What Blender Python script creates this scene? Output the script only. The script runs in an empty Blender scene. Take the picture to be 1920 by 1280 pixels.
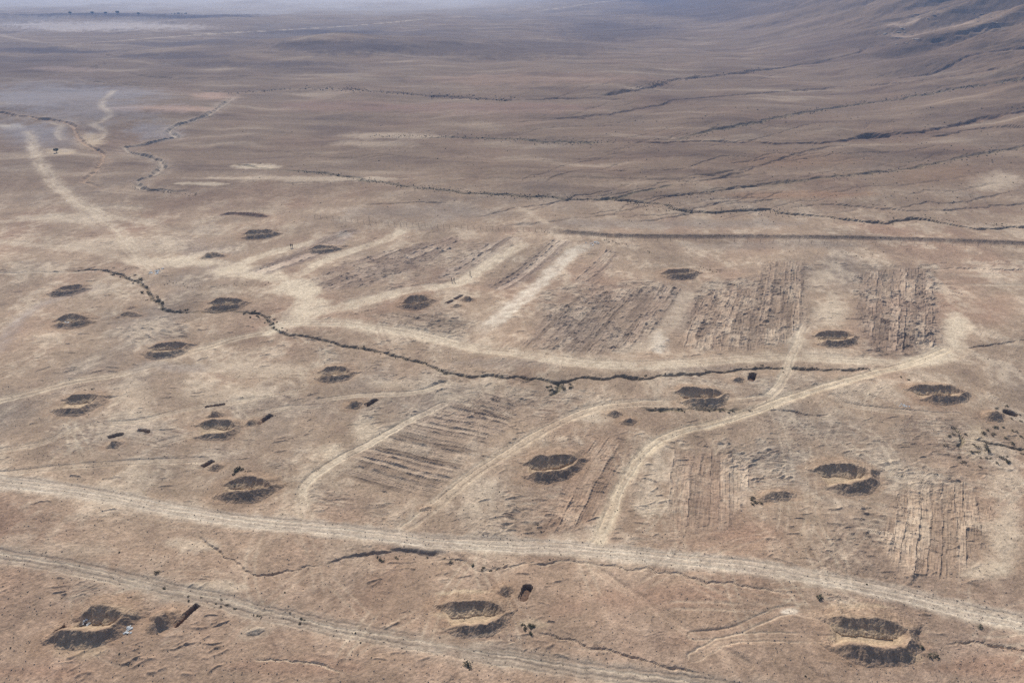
import bpy, math, random
import numpy as np

# ------------------------------------------------------------------ camera, sky, sun, exposure
HC = 100.0                                  # camera height above the plain
PITCH = math.radians(27.7)
F = 1350.0                                  # focal length in pixels of the 1920 wide photograph
SUN_EL, SUN_AZ = 40.0, -20.0                # azimuth from the view direction, negative = left

scene = bpy.context.scene
COL = scene.collection
cam_d = bpy.data.cameras.new('camera')
cam_d.sensor_width = 36.0
cam_d.lens = F / 1920.0 * 36.0
cam_d.clip_start = 1.0
cam_d.clip_end = 120000.0
cam = bpy.data.objects.new('camera', cam_d)
cam.location = (0, 0, HC)
cam.rotation_euler = (math.pi / 2 - PITCH, 0, 0)
COL.objects.link(cam)
scene.camera = cam

world = bpy.data.worlds.new('World')
scene.world = world
world.use_nodes = True
wn = world.node_tree
bg = wn.nodes['Background']
sky = wn.nodes.new('ShaderNodeTexSky')
sky.sky_type = 'NISHITA'
sky.sun_disc = False
sky.sun_elevation = math.radians(SUN_EL)
sky.sun_rotation = math.radians(SUN_AZ)
sky.altitude = 800
sky.air_density = 1.2
sky.dust_density = 1.5
wn.links.new(sky.outputs[0], bg.inputs[0])
bg.inputs[1].default_value = 0.085

sun_d = bpy.data.lights.new('sun', 'SUN')
sun_d.energy = 4.6
sun_d.angle = math.radians(0.53)
sun_d.color = (1.0, 0.95, 0.87)
sun = bpy.data.objects.new('sun', sun_d)
az, el = math.radians(SUN_AZ), math.radians(SUN_EL)
sx, sy, sz = math.sin(az) * math.cos(el), math.cos(az) * math.cos(el), math.sin(el)
from mathutils import Vector
sun.rotation_euler = Vector((sx, sy, sz)).to_track_quat('Z', 'Y').to_euler()
sun.location = (sx * 400, sy * 400, 400)
COL.objects.link(sun)

scene.view_settings.view_transform = 'Standard'
scene.view_settings.look = 'None'
scene.view_settings.gamma = 1.0
scene.view_settings.exposure = 0.18
scene.view_settings.use_curve_mapping = False
scene.cycles.volume_bounces = 1
scene.cycles.max_bounces = 5
scene.cycles.use_denoising = False

rng = np.random.default_rng(7)
random.seed(7)

# ------------------------------------------------------------------ numeric helpers
_TAB = {}
def _tab(seed):
    if seed not in _TAB:
        r = np.random.default_rng(1000 + seed)
        a = r.random((256, 256)).astype(np.float32) * 2 * np.pi
        _TAB[seed] = (np.cos(a), np.sin(a))
    return _TAB[seed]

def pnoise(x, y, seed=0):
    """gradient noise, about -1..1"""
    gx, gy = _tab(seed)
    x = np.asarray(x, np.float32); y = np.asarray(y, np.float32)
    x0 = np.floor(x); y0 = np.floor(y)
    fx = x - x0; fy = y - y0
    ix = x0.astype(np.int32) & 255; iy = y0.astype(np.int32) & 255
    ix1 = (ix + 1) & 255; iy1 = (iy + 1) & 255
    u = fx * fx * fx * (fx * (fx * 6 - 15) + 10)
    v = fy * fy * fy * (fy * (fy * 6 - 15) + 10)
    a = gx[ix, iy] * fx + gy[ix, iy] * fy
    b = gx[ix1, iy] * (fx - 1) + gy[ix1, iy] * fy
    c = gx[ix, iy1] * fx + gy[ix, iy1] * (fy - 1)
    d = gx[ix1, iy1] * (fx - 1) + gy[ix1, iy1] * (fy - 1)
    ab = a + u * (b - a)
    return (ab + v * (c + u * (d - c) - ab)) * 1.5

def fbm(x, y, octs, seed=0, gain=0.5):
    s = 0; a = 1.0; t = 0
    for k in range(octs):
        s = s + a * pnoise(x * 2 ** k + 13.7 * k, y * 2 ** k - 7.3 * k, seed + k)
        t += a; a *= gain
    return s / t * 1.3

def sstep(a, b, x):
    t = np.clip((x - a) / (b - a), 0, 1)
    return t * t * (3 - 2 * t)

def hash2(i, j, seed=0):
    i = np.asarray(i).astype(np.int64); j = np.asarray(j).astype(np.int64)
    h = (i * 374761393 + j * 668265263 + seed * 974634533) & 0x7fffffff
    h = ((h ^ (h >> 13)) * 1274126177) & 0x7fffffff
    return ((h ^ (h >> 16)) & 0xffff) / 65535.0

def lin(r, g, b):
    f = lambda c: (c / 255 / 12.92) if c < 10 else ((c / 255 + 0.055) / 1.055) ** 2.4
    return np.array([f(r), f(g), f(b)], np.float32)

# ------------------------------------------------------------------ large relief of the place
CP, SP = math.cos(PITCH), math.sin(PITCH)

def slope_rise(x, y):
    xf = 205 + (y - 285) * 0.095 + 18 * pnoise(y / 140, x * 0 + 3.3, 31)
    dx = np.maximum(0, x - xf)
    r = dx * dx / (dx + 420) * 0.40
    return 280 * (1 - np.exp(-r / 280))

def base(x, y):
    x = np.asarray(x, np.float32); y = np.asarray(y, np.float32)
    r = slope_rise(x, y)
    far = sstep(260, 700, y)
    z = 2.2 * pnoise(x / 70, y / 70, 1) + 0.6 * pnoise(x / 28, y / 28, 2)
    z = z + far * 6.0 * pnoise(x / 330 + 4.1, y / 420 + 1.7, 3) + far * 2.0 * pnoise(x / 90, y / 160, 4)
    # spurs and hollows running down the mountain foot, towards the left
    q = y / 75 - x / 600 + 0.6 * pnoise(x / 160, y / 160, 5)
    z = z + r * (0.42 * pnoise(q, x / 420, 6) + 0.20 * pnoise(q * 2.3 + 9, x / 200, 7))
    # low dark hill out on the plain
    z = z + 17 * np.exp(-(((x + 205) / 190) ** 2 + ((y - 1010) / 130) ** 2))
    z = z + 9 * np.exp(-(((x + 560) / 240) ** 2 + ((y - 850) / 110) ** 2))
    z = z + 6 * np.exp(-(((x + 330) / 120) ** 2 + ((y - 560) / 55) ** 2))
    return z + r

def ray(px, py):
    a = px - 960.0; b = 640.0 - py
    return a, F * CP + b * SP, -F * SP + b * CP

def at(px, py, dz=0.0):
    """where the view through a photograph pixel meets the large relief (plus dz)"""
    px = np.atleast_1d(np.asarray(px, np.float64)); py = np.atleast_1d(np.asarray(py, np.float64))
    dx, dy, dz_ = ray(px, py)
    n = np.sqrt(dx * dx + dy * dy + dz_ * dz_); dx, dy, dz_ = dx / n, dy / n, dz_ / n
    ts = np.geomspace(85, 9000, 420)
    P = ts[None, :]
    zz = HC + dz_[:, None] * P
    gap = zz - (base(dx[:, None] * P, dy[:, None] * P) + dz)
    neg = gap < 0
    hit = np.where(neg.any(1), neg.argmax(1), len(ts) - 1)
    hit = np.maximum(hit, 1)
    lo, hi = ts[hit - 1], ts[hit]
    for _ in range(14):
        m = (lo + hi) / 2
        g = HC + dz_ * m - (base(dx * m, dy * m) + dz)
        lo = np.where(g > 0, m, lo); hi = np.where(g > 0, hi, m)
    t = (lo + hi) / 2
    return np.stack([dx * t, dy * t], 1)

def spline(pts, step=8.0):
    """Catmull-Rom through traced points"""
    p = np.array(pts, float)
    if len(p) == 2:
        n = max(2, int(np.hypot(*(p[1] - p[0])) / step))
        t = np.linspace(0, 1, n + 1)[:, None]
        return p[0] * (1 - t) + p[1] * t
    q = np.vstack([2 * p[0] - p[1], p, 2 * p[-1] - p[-2]])
    out = []
    for i in range(1, len(q) - 2):
        a, b, c, d = q[i - 1], q[i], q[i + 1], q[i + 2]
        n = max(1, int(np.hypot(*(c - b)) / step))
        for t in np.arange(n) / n:
            out.append(0.5 * ((2 * b) + (-a + c) * t + (2 * a - 5 * b + 4 * c - d) * t * t + (-a + 3 * b - 3 * c + d) * t ** 3))
    out.append(p[-1])
    return np.array(out)

def wpath(pts, step=8.0, dz=0.0, wig=0.0, seed=0):
    # what leaves the picture goes on outside it
    pts = [tuple(p) for p in pts]
    for e in (0, -1):
        x, y = pts[e]
        if x <= 2 or x >= 1918 or y >= 1278:
            q = pts[1] if e == 0 else pts[-2]
            d = np.array([x - q[0], y - q[1]], float); d *= 320 / (np.hypot(*d) + 1e-6)
            if y + d[1] > 1420: d *= max(0.05, (1420 - y) / d[1])
            n = (x + d[0], y + d[1])
            pts = [n] + pts if e == 0 else pts + [n]
    s = spline(pts, step)
    w = at(s[:, 0], s[:, 1], dz)
    if wig:
        d = np.gradient(w, axis=0); d /= np.maximum(1e-6, np.hypot(d[:, 0], d[:, 1]))[:, None]
        L = np.concatenate([[0], np.cumsum(np.hypot(*np.diff(w, axis=0).T))])
        o = wig * (pnoise(L / (wig * 5), L * 0 + seed * 3.1, 40) + 0.5 * pnoise(L / (wig * 2), L * 0 + seed * 1.7, 41))
        w = w + np.stack([-d[:, 1] * o, d[:, 0] * o], 1)
    return w

# ------------------------------------------------------------------ the ground grid
def footprint(Y):
    return (Y * Y + HC * HC) / HC / 720.0

ys = [-2500, -1500, -900, -500, -260, -120, -40, 0, 20, 35, 46]
Y_ = 54.0
while Y_ < 2700:
    ys.append(Y_)
    k = 0.64 if Y_ < 330 else 0.46
    if Y_ < 66: k = 1.2
    Y_ += k * footprint(Y_)
while Y_ < 45000:
    ys.append(Y_); Y_ *= 1.06
YR = np.array(ys)
NC = 846
uc = np.linspace(-1.13, 1.13, NC)
tail = 1.13 + 0.006 * (1.28 ** np.arange(1, 34) - 1) / 0.28
UC = np.concatenate([-tail[::-1], uc, tail])
WR = 960 / F * (np.maximum(YR, 60) * CP + HC * SP)
X = (UC[None, :] * WR[:, None]).astype(np.float32)
Y = np.repeat(YR[:, None], len(UC), 1).astype(np.float32)
NRW, NCL = X.shape
Z = base(X, Y).astype(np.float32)
ID = np.zeros((NRW, NCL), np.int16)
SCALE = footprint(np.clip(Y, 60, 4000))       # metres per picture pixel along the ground, for level of detail

def window(x0, x1, y0, y1):
    i0 = max(0, np.searchsorted(YR, y0) - 1); i1 = min(NRW, np.searchsorted(YR, y1) + 1)
    wa, wb = WR[i0], WR[min(i1, NRW - 1)]
    u0 = min(x0 / wa, x0 / wb); u1 = max(x1 / wa, x1 / wb)
    j0 = max(0, np.searchsorted(UC, u0) - 1); j1 = min(NCL, np.searchsorted(UC, u1) + 1)
    return slice(i0, i1), slice(j0, j1)

def path_field(w, rmax):
    """distance, arc length and side of every grid point near a world polyline"""
    rw, cw = window(w[:, 0].min() - rmax, w[:, 0].max() + rmax, w[:, 1].min() - rmax, w[:, 1].max() + rmax)
    D = np.full((rw.stop - rw.start, cw.stop - cw.start), 1e6, np.float32)
    S = np.zeros_like(D); G = np.ones_like(D)
    L = 0.0
    for k in range(len(w) - 1):
        a, b = w[k], w[k + 1]
        d = b - a; l = math.hypot(*d)
        if l < 1e-6: continue
        r2, c2 = window(min(a[0], b[0]) - rmax, max(a[0], b[0]) + rmax, min(a[1], b[1]) - rmax, max(a[1], b[1]) + rmax)
        r2 = slice(max(r2.start, rw.start), min(r2.stop, rw.stop)); c2 = slice(max(c2.start, cw.start), min(c2.stop, cw.stop))
        if r2.stop <= r2.start or c2.stop <= c2.start:
            L += l; continue
        px = X[r2, c2] - a[0]; py = Y[r2, c2] - a[1]
        t = np.clip((px * d[0] + py * d[1]) / (l * l), 0, 1)
        ex = px - t * d[0]; ey = py - t * d[1]
        dist = np.sqrt(ex * ex + ey * ey)
        o = (slice(r2.start - rw.start, r2.stop - rw.start), slice(c2.start - cw.start, c2.stop - cw.start))
        better = dist < D[o]
        D[o] = np.where(better, dist, D[o])
        S[o] = np.where(better, L + t * l, S[o])
        G[o] = np.where(better, np.sign(d[0] * py - d[1] * px), G[o])
        L += l
    return (rw, cw), D, S, G, L

def poly_field(wp, pad=0.0):
    """signed distance to a polygon (positive inside) on its window"""
    x0, y0 = wp.min(0) - pad; x1, y1 = wp.max(0) + pad
    W = window(x0, x1, y0, y1)
    x, y = X[W], Y[W]
    ins = np.zeros(x.shape, bool); D = np.full(x.shape, 1e6, np.float32)
    for k in range(len(wp)):
        a, b = wp[k], wp[(k + 1) % len(wp)]
        c = ((a[1] > y) != (b[1] > y))
        xi = (b[0] - a[0]) * (y - a[1]) / (b[1] - a[1] + 1e-9) + a[0]
        ins ^= c & (x < xi)
        d = b - a; l2 = d @ d + 1e-9
        t = np.clip(((x - a[0]) * d[0] + (y - a[1]) * d[1]) / l2, 0, 1)
        D = np.minimum(D, np.hypot(x - a[0] - t * d[0], y - a[1] - t * d[1]))
    return W, np.where(ins, D, -D)

# ------------------------------------------------------------------ colours of the soil (albedo)
TAN = lin(162, 144, 124)
RED = lin(156, 131, 112)
GREY = lin(142, 130, 118)
PALE = lin(188, 173, 152)
CREAM = lin(203, 189, 166)
DARK = lin(112, 95, 84)
PLAIN_FAR = lin(118, 101, 85)
PAVE_AND_SHADE = lin(84, 70, 66)  # stony pavement; also colours the cloud shade painted at far left
SOIL = lin(156, 139, 122)
BANK = lin(156, 132, 109)
OCHRE = lin(190, 173, 147)
WHITE = lin(214, 204, 186)
DUST = lin(140, 134, 133)
ROADC = lin(186, 173, 155)
SCRUBC = lin(120, 112, 92)

n_a = fbm(X / 46, Y / 62, 4, 10)
n_b = fbm(X / 13 + 5, Y / 17, 4, 14)
n_c = fbm(X / 2.6, Y / 3.2 + 3, 3, 18)
n_f = fbm(X / 300 + 2, Y / 520 + 7, 4, 22)
n_str = fbm(X / 95 + Y / 300, Y / 22 + 0.4 * n_a, 4, 26)

def mix(a, b, t):
    return a + (b - a) * t[..., None]

C = np.empty((NRW, NCL, 3), np.float32)
C[:] = TAN
C = mix(C, RED, sstep(-0.1, 0.7, n_a) * 0.75)
C = mix(C, GREY, sstep(0.05, 0.8, -n_a + 0.4 * n_b) * 0.8)
C = mix(C, PALE, sstep(0.0, 0.65, n_b + 0.45 * n_c + .1) * 0.65 * (1 - sstep(260, 480, Y)))
C = mix(C, DARK, sstep(0.15, 0.8, -n_b + 0.5 * n_c) * 0.35 * (1 - sstep(260, 480, Y)))
near = 1 - sstep(85, 125, Y)
C = mix(C, RED, near * (0.45 + 0.35 * n_b).clip(0, 0.8))
mid = sstep(250, 420, Y)
C = mix(C, PLAIN_FAR, mid * 0.74)
C = mix(C, lin(96, 80, 70), mid * sstep(0.0, 0.7, n_str) * 0.55)
C = mix(C, PALE, mid * sstep(0.1, 0.8, -n_str) * 0.36)
C = mix(C, PAVE_AND_SHADE, sstep(500, 900, Y) * sstep(-0.15, 0.45, n_f) * 0.55)
rise = slope_rise(X, Y)
C = mix(C, lin(122, 104, 84), sstep(4, 30, rise) * 0.6)
# pale silt of the distant plain
sil = sstep(1250, 2600, Y + 500 * n_f) * (1 - sstep(-650, 0, X - 205 - (Y - 285) * .095))
C = mix(C, lin(190, 182, 174), sil * 0.8)
C *= (1 + 0.20 * (1 - mid) * fbm(X / 30 + .4 * Y / 30, Y / 17, 3, 66))[..., None]
C *= (1 + 0.10 * n_c * (1 - sstep(250, 600, Y)) + 0.05 * n_b)[..., None]

# small relief everywhere
fade = 1 - sstep(0.25, 1.6, SCALE)
Z += (0.22 * n_b + 0.10 * n_c) * (0.4 + 0.6 * fade) + 0.25 * mid * n_str
rough = fbm(X / 0.9, Y / 0.8, 2, 50)
Z += (0.035 + .03 * sstep(-.3, .4, n_a)) * rough * (1 - sstep(0.25, 0.9, SCALE))
wx = X + 3.0 * n_b; wy = Y + 3.0 * n_c
cr = np.maximum(0, 1 - 2.6 * np.abs(pnoise(wx / 9 + wy / 40, wy / 4.2, 60))) ** 2 * sstep(-.35, .35, n_a + .5 * n_b)
cr2 = np.maximum(0, 1 - 2.6 * np.abs(pnoise(wx / 4.2 + 31, wy / 2.1 - wx / 14, 61))) ** 2 * sstep(-.3, .4, -n_a + .6 * n_b)
worked = 1 - sstep(240, 330, Y)
smooth_ = sstep(-.3, .5, fbm(X / 26 + 9, Y / 20, 3, 68))
Z += worked * smooth_ * (.13 * cr + .10 * cr2)
C *= (1 + worked * (.05 * cr - .06 * cr2))[..., None]
# hummocky ground on the mountain and the fans
Z += mid * 0.5 * fbm(X / 30, Y / 14, 3, 54)
mt = fbm(X / 70 + Y / 160, Y / 30, 4, 58)
Z += sstep(4, 30, rise) * (3.2 * np.abs(mt) + 1.2 * np.abs(fbm(X / 26, Y / 15, 3, 63)))
C *= (1 + sstep(4, 30, rise) * (.22 * mt + .10 * fbm(X / 14, Y / 8, 3, 64)))[..., None]

def paint(W, color, alpha):
    C[W] = mix(C[W], color, np.clip(alpha, 0, 1))

# ------------------------------------------------------------------ areas: name, label, id
AREAS = {0: ('ground', 'wide brown desert ground rising to a mountain foot on the right', 'structure', None)}
def new_area(name, label, kind='structure', cat=None):
    k = len(AREAS); AREAS[k] = (name, label, kind, cat); return k

# patches of bare pale or dark soil, plus painted cloud shade: px, py, half-width px, half-height px, colour, strength
BLOBS = [
 (130, 410, 130, 14, PALE, .55), (215, 460, 150, 22, PALE, .5), (330, 492, 120, 16, CREAM, .6), (470, 510, 90, 16, CREAM, .6),
 (560, 540, 60, 26, CREAM, .75), (590, 575, 50, 26, CREAM, .6), (600, 470, 60, 16, PALE, .5), (645, 440, 24, 9, WHITE, .6),
 (1235, 640, 30, 26, WHITE, .65), (1560, 585, 55, 28, PALE, .6), (1540, 520, 40, 20, PALE, .45), (1790, 620, 40, 40, CREAM, .6),
 (1740, 675, 60, 16, CREAM, .75), (1560, 660, 60, 16, PALE, .5), (1480, 630, 30, 20, CREAM, .5), (1120, 775, 70, 28, PALE, .55),
 (760, 720, 90, 20, PALE, .5), (480, 690, 110, 28, PALE, .6), (420, 740, 120, 30, PALE, .4), (690, 810, 60, 40, CREAM, .5),
 (620, 850, 40, 24, CREAM, .45), (250, 740, 60, 40, PALE, .4), (1210, 930, 40, 50, PALE, .6), (1230, 880, 30, 30, PALE, .4),
 (1890, 1000, 60, 90, PALE, .65), (1850, 1070, 70, 30, CREAM, .45), (1830, 830, 34, 44, OCHRE, .55), (1880, 900, 60, 40, PALE, .4),
 (900, 930, 50, 40, PALE, .45), (1480, 1145, 22, 9, WHITE, .8), (360, 1020, 70, 22, PALE, .55), (410, 1100, 70, 16, PALE, .6),
 (120, 1030, 120, 26, PALE, .3), (150, 1215, 60, 30, OCHRE, .5), (210, 1155, 60, 16, OCHRE, .5), (870, 1112, 60, 8, OCHRE, .6),
 (860, 1152, 60, 12, OCHRE, .75), (1000, 1170, 40, 16, OCHRE, .4), (1620, 1140, 70, 12, OCHRE, .5), (1620, 1195, 80, 14, OCHRE, .8),
 (1710, 1235, 30, 14, OCHRE, .5), (1870, 340, 70, 24, PALE, .5), (560, 335, 230, 8, PALE, .5), (380, 345, 60, 6, CREAM, .5),
 (480, 312, 60, 7, CREAM, .5), (740, 255, 120, 10, PALE, .35), (700, 270, 100, 10, PALE, .3), (20, 237, 40, 7, WHITE, .5),
 (110, 283, 40, 8, OCHRE, .6), (170, 265, 40, 18, OCHRE, .5), (300, 205, 130, 10, lin(176, 150, 132), .5), (400, 180, 60, 10, lin(176, 150, 132), .5),
 (130, 130, 90, 8, lin(158, 138, 126), .35), (120, 200, 250, 60, DUST, .5), (60, 255, 130, 36, DUST, .4), (40, 190, 120, 24, DUST, .5), (290, 245, 80, 24, DUST, .5), (200, 175, 170, 20, DUST, .5), (60, 250, 70, 20, DUST, .4),
 (1080, 620, 90, 40, GREY, .5), (1280, 590, 60, 50, GREY, .4), (800, 400, 180, 22, GREY, .45), (1250, 420, 300, 14, GREY, .5),
 (1450, 460, 200, 14, GREY, .4), (950, 680, 130, 16, GREY, .45), (1300, 690, 200, 8, GREY, .4), (1450, 860, 90, 40, GREY, .35),
 (1400, 1000, 90, 30, RED, .5), (1250, 1120, 160, 40, RED, .55), (1840, 1250, 120, 30, RED, .6), (560, 1250, 160, 30, RED, .5),
 (60, 1260, 120, 20, RED, .5), (1060, 1140, 60, 40, RED, .4), (1330, 1200, 100, 30, RED, .3), (1870, 580, 60, 40, RED, .4),
 (220, 30, 320, 7, PAVE_AND_SHADE, .9), (600, 60, 190, 7, PAVE_AND_SHADE, .7), (640, 90, 170, 22, PAVE_AND_SHADE, .65), (380, 82, 200, 8, PAVE_AND_SHADE, .5), (90, 95, 150, 8, PAVE_AND_SHADE, .75), (330, 105, 150, 9, PAVE_AND_SHADE, .6), (480, 120, 200, 10, PAVE_AND_SHADE, .5),  # first blob: far-left cloud shadow put into the ground colour
 (950, 95, 260, 24, PAVE_AND_SHADE, .45), (1150, 60, 200, 26, PAVE_AND_SHADE, .5), (180, 50, 260, 14, lin(190, 180, 172), .5), (560, 130, 160, 16, PAVE_AND_SHADE, .3),
 (1000, 150, 260, 16, RED, .35), (900, 205, 260, 18, lin(140, 115, 102), .45), (640, 200, 160, 16, lin(140, 115, 102), .4),
 (1750, 330, 130, 30, lin(138, 114, 92), .4), (1500, 300, 180, 20, lin(138, 114, 92), .35), (1500, 365, 160, 12, lin(150, 120, 96), .4),
]
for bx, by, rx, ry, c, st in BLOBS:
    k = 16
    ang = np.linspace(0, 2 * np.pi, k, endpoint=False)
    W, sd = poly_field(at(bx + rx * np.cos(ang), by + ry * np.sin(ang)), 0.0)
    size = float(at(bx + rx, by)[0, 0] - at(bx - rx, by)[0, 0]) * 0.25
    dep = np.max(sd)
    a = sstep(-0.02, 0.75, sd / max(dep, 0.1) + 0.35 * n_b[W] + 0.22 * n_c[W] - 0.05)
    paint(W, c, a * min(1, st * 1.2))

# ------------------------------------------------------------------ ripples, windrows and dozer strips
def ripples(W, m, dirx, diry, lam, amp, seed):
    """short broken ridges across a direction, as a dozer blade leaves them"""
    x, y = X[W], Y[W]
    s = x * dirx + y * diry; v = -x * diry + y * dirx
    s = s + 0.55 * lam * pnoise(x / (2.2 * lam), y / (2.2 * lam), seed) * 1.6
    k = np.floor(s / lam); f = s / lam - k
    prof = np.where(f < 0.62, f / 0.62, (1 - f) / 0.38)
    br = pnoise(v / (1.9 * lam) + 17.3 * hash2(k, k * 0, seed), k * 3.7, seed + 1)
    on = sstep(-0.12, 0.35, br)
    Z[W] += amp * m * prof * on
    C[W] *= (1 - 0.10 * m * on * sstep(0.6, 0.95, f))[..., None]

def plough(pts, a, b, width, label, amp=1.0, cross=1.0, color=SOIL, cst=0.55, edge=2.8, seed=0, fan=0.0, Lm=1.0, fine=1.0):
    amp *= 1.6 * fine
    wp = at([p[0] for p in pts], [p[1] for p in pts])
    W, sd = poly_field(wp, 3.0)
    x, y = X[W], Y[W]
    sd = sd + 1.6 * pnoise(x / 4.5, y / 4.5, 70 + seed) + 0.7 * pnoise(x / 1.5, y / 1.5, 71 + seed)
    m = sstep(0, edge, sd)
    wa, wb = at([a[0], b[0]], [a[1], b[1]])
    t = (wb - wa) / np.hypot(*(wb - wa))
    rx, ry = x - wa[0], y - wa[1]
    s = rx * t[0] + ry * t[1]; v = -rx * t[1] + ry * t[0]
    v = v + fan * s * v / 60.0 + 0.9 * pnoise(s / 30, v / 25, 72 + seed) + 0.30 * pnoise(s / 7, v / 9, 73 + seed)
    vs = v; v = v + 0.55 * width * pnoise(v / (2.1 * width), v * 0 + seed, 77)
    k = np.floor(v / width); f = v / width - k
    r1 = hash2(k, k * 0 + seed, 1); r2 = hash2(k, k * 0 + seed, 2)
    Ls = (7 + 20 * r2) * Lm
    sj = s + 40 * r1 + 0.8 * pnoise(x / 3, y / 3, 78 + seed)
    g = np.floor(sj / Ls); gf = sj / Ls - g
    r3 = hash2(k, g, 3 + seed); r4 = hash2(k, g, 4 + seed)
    # each pass of the blade lies at its own depth, with a windrow along one edge
    lod = 1 + .5 * sstep(.25, 1.0, SCALE[W])
    Z[W] += m * amp * (0.10 * (r1 - 0.5) + 0.10 * (r3 - 0.5) + 0.06 * (f - 0.5))
    ridge = np.exp(-(((f - 0.93) * width) / (0.26 * lod)) ** 2) + 0.6 * np.exp(-(((f - 0.05) * width) / (0.24 * lod)) ** 2) * (r4 > .6)
    Z[W] += m * amp * ridge * (0.09 + 0.26 * r3 * (r4 > 0.25)) * np.clip(0.6 + 0.9 * pnoise(s / 2.2, v / 1.7, 74 + seed), 0, 1.6)
    # scratches along the pass
    scr = pnoise(s / 6.0, vs / .42, 79 + seed) + .7 * pnoise(s / 3.0, vs / .22, 81 + seed)
    Z[W] += m * amp * 0.065 / fine * scr
    # step where one push ended
    Z[W] += m * amp * 0.20 * np.exp(-((gf * Ls - 0.5) / 0.30) ** 2) * (r4 > 0.5) * np.clip(.5 + pnoise(x / 1.1, y / 1.1, 82), 0, 1.4)
    if cross > 0:
        lam = 1.15 + .5 * hash2(k, g, 9)
        ss = s + 0.6 * pnoise(x / 2.1, y / 2.1, 75 + seed) + 3 * r1
        kk = np.floor(ss / lam); ff = ss / lam - kk
        prof = np.where(ff < 0.65, ff / 0.65, (1 - ff) / 0.35)
        on = sstep(0.2, 0.6, hash2(kk, k, 6 + seed) * 0.6 + 0.6 * pnoise(s / 9 + 50, v / 6, 76 + seed)) * np.clip(.6 + pnoise(x / 1.3, y / 1.3, 83), 0, 1.4)
        Z[W] += m * amp * cross * 0.10 * prof * on
    Z[W] += m * amp * 0.03 * n_c[W]
    C[W] *= (1 + .10 * m * scr)[..., None]
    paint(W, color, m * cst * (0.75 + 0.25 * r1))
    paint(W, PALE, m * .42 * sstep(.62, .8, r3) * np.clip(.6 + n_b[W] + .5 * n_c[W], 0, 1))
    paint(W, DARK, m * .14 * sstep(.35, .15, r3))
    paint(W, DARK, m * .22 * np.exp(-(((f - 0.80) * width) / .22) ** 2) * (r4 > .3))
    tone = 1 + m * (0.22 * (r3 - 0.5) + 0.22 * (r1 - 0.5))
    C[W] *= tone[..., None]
    if label:
        i = new_area('scraped_plot', label)
        ID[W] = np.where((sd > 0.3), i, ID[W])

# raked rough ground: polygon, direction across the ridges, wavelength, height
RAKED = [
 ([(215, 605), (290, 585), (360, 590), (370, 660), (330, 640), (240, 650)], (0.15, 1), 1.7, .20),
 ([(560, 640), (700, 660), (840, 700), (900, 740), (760, 740), (640, 700)], (0.25, 1), 1.6, .15),
 ([(700, 600), (830, 560), (900, 600), (880, 640), (760, 630)], (0.1, 1), 1.7, .20),
 ([(640, 720), (800, 730), (830, 760), (700, 840), (640, 800)], (-0.35, 1), 1.5, .16),
 ([(940, 850), (1090, 820), (1110, 900), (1030, 960), (1090, 995), (930, 1000), (930, 940)], (0.05, 1), 1.3, .19),
 ([(1250, 820), (1400, 800), (1500, 850), (1520, 930), (1420, 930), (1300, 860)], (-0.3, 1), 1.3, .17),
 ([(1500, 850), (1640, 850), (1800, 880), (1850, 920), (1660, 930), (1480, 930)], (0.2, 1), 1.3, .17),
 ([(1580, 930), (1660, 900), (1680, 1060), (1620, 1060)], (0.4, 1), 1.2, .2),
 ([(1620, 1040), (1840, 1060), (1800, 1110), (1640, 1090)], (-0.2, 1), 1.2, .2),
 ([(1600, 640), (1780, 600), (1790, 650), (1700, 680), (1610, 670)], (0, 1), 1.7, .28),
 ([(1270, 540), (1520, 490), (1530, 640), (1300, 660)], (0.05, 1), 1.6, .22),
 ([(1000, 540), (1290, 520), (1270, 660), (1000, 660)], (0.12, 1), 1.6, .20),
 ([(1590, 500), (1760, 490), (1770, 640), (1600, 650)], (0.03, 1), 1.7, .24),
 ([(1360, 700), (1500, 700), (1640, 720), (1500, 740)], (-.25, 1), 1.3, .08),
 ([(600, 530), (780, 460), (960, 440), (840, 540), (640, 570)], (-0.4, 1), 1.9, .18),
 ([(780, 1170), (960, 1150), (1030, 1190), (940, 1240), (820, 1220)], (-0.15, 1), 1.0, .12),
 ([(150, 1090), (290, 1095), (280, 1130), (130, 1125)], (-0.5, 1), 1.0, .14),
 ([(250, 1190), (360, 1180), (420, 1240), (300, 1270)], (-0.55, 1), 1.0, .12),
 ([(1540, 1110), (1720, 1130), (1760, 1180), (1700, 1170), (1560, 1140)], (0.35, 1), 1.0, .15),
 ([(430, 860), (540, 850), (540, 890), (440, 890)], (-0.5, 1), 1.1, .14),
 ([(560, 900), (760, 930), (720, 975), (590, 960)], (0.1, 1), 1.3, .12),
 ([(850, 990), (1280, 1005), (1270, 1020), (860, 1008)], (0.15, 1), 1.0, .12),
 ([(950, 720), (1120, 720), (1080, 780), (980, 800)], (0.1, 1), 1.3, .10),
 ([(1240, 690), (1500, 700), (1480, 760), (1240, 750)], (0.15, 1), 1.3, .09),
 ([(1450, 780), (1900, 780), (1880, 880), (1480, 870)], (0.1, 1), 1.2, .08),
 ([(60, 780), (600, 800), (560, 880), (80, 860)], (0.25, 1), 1.2, .05),
]
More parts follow.
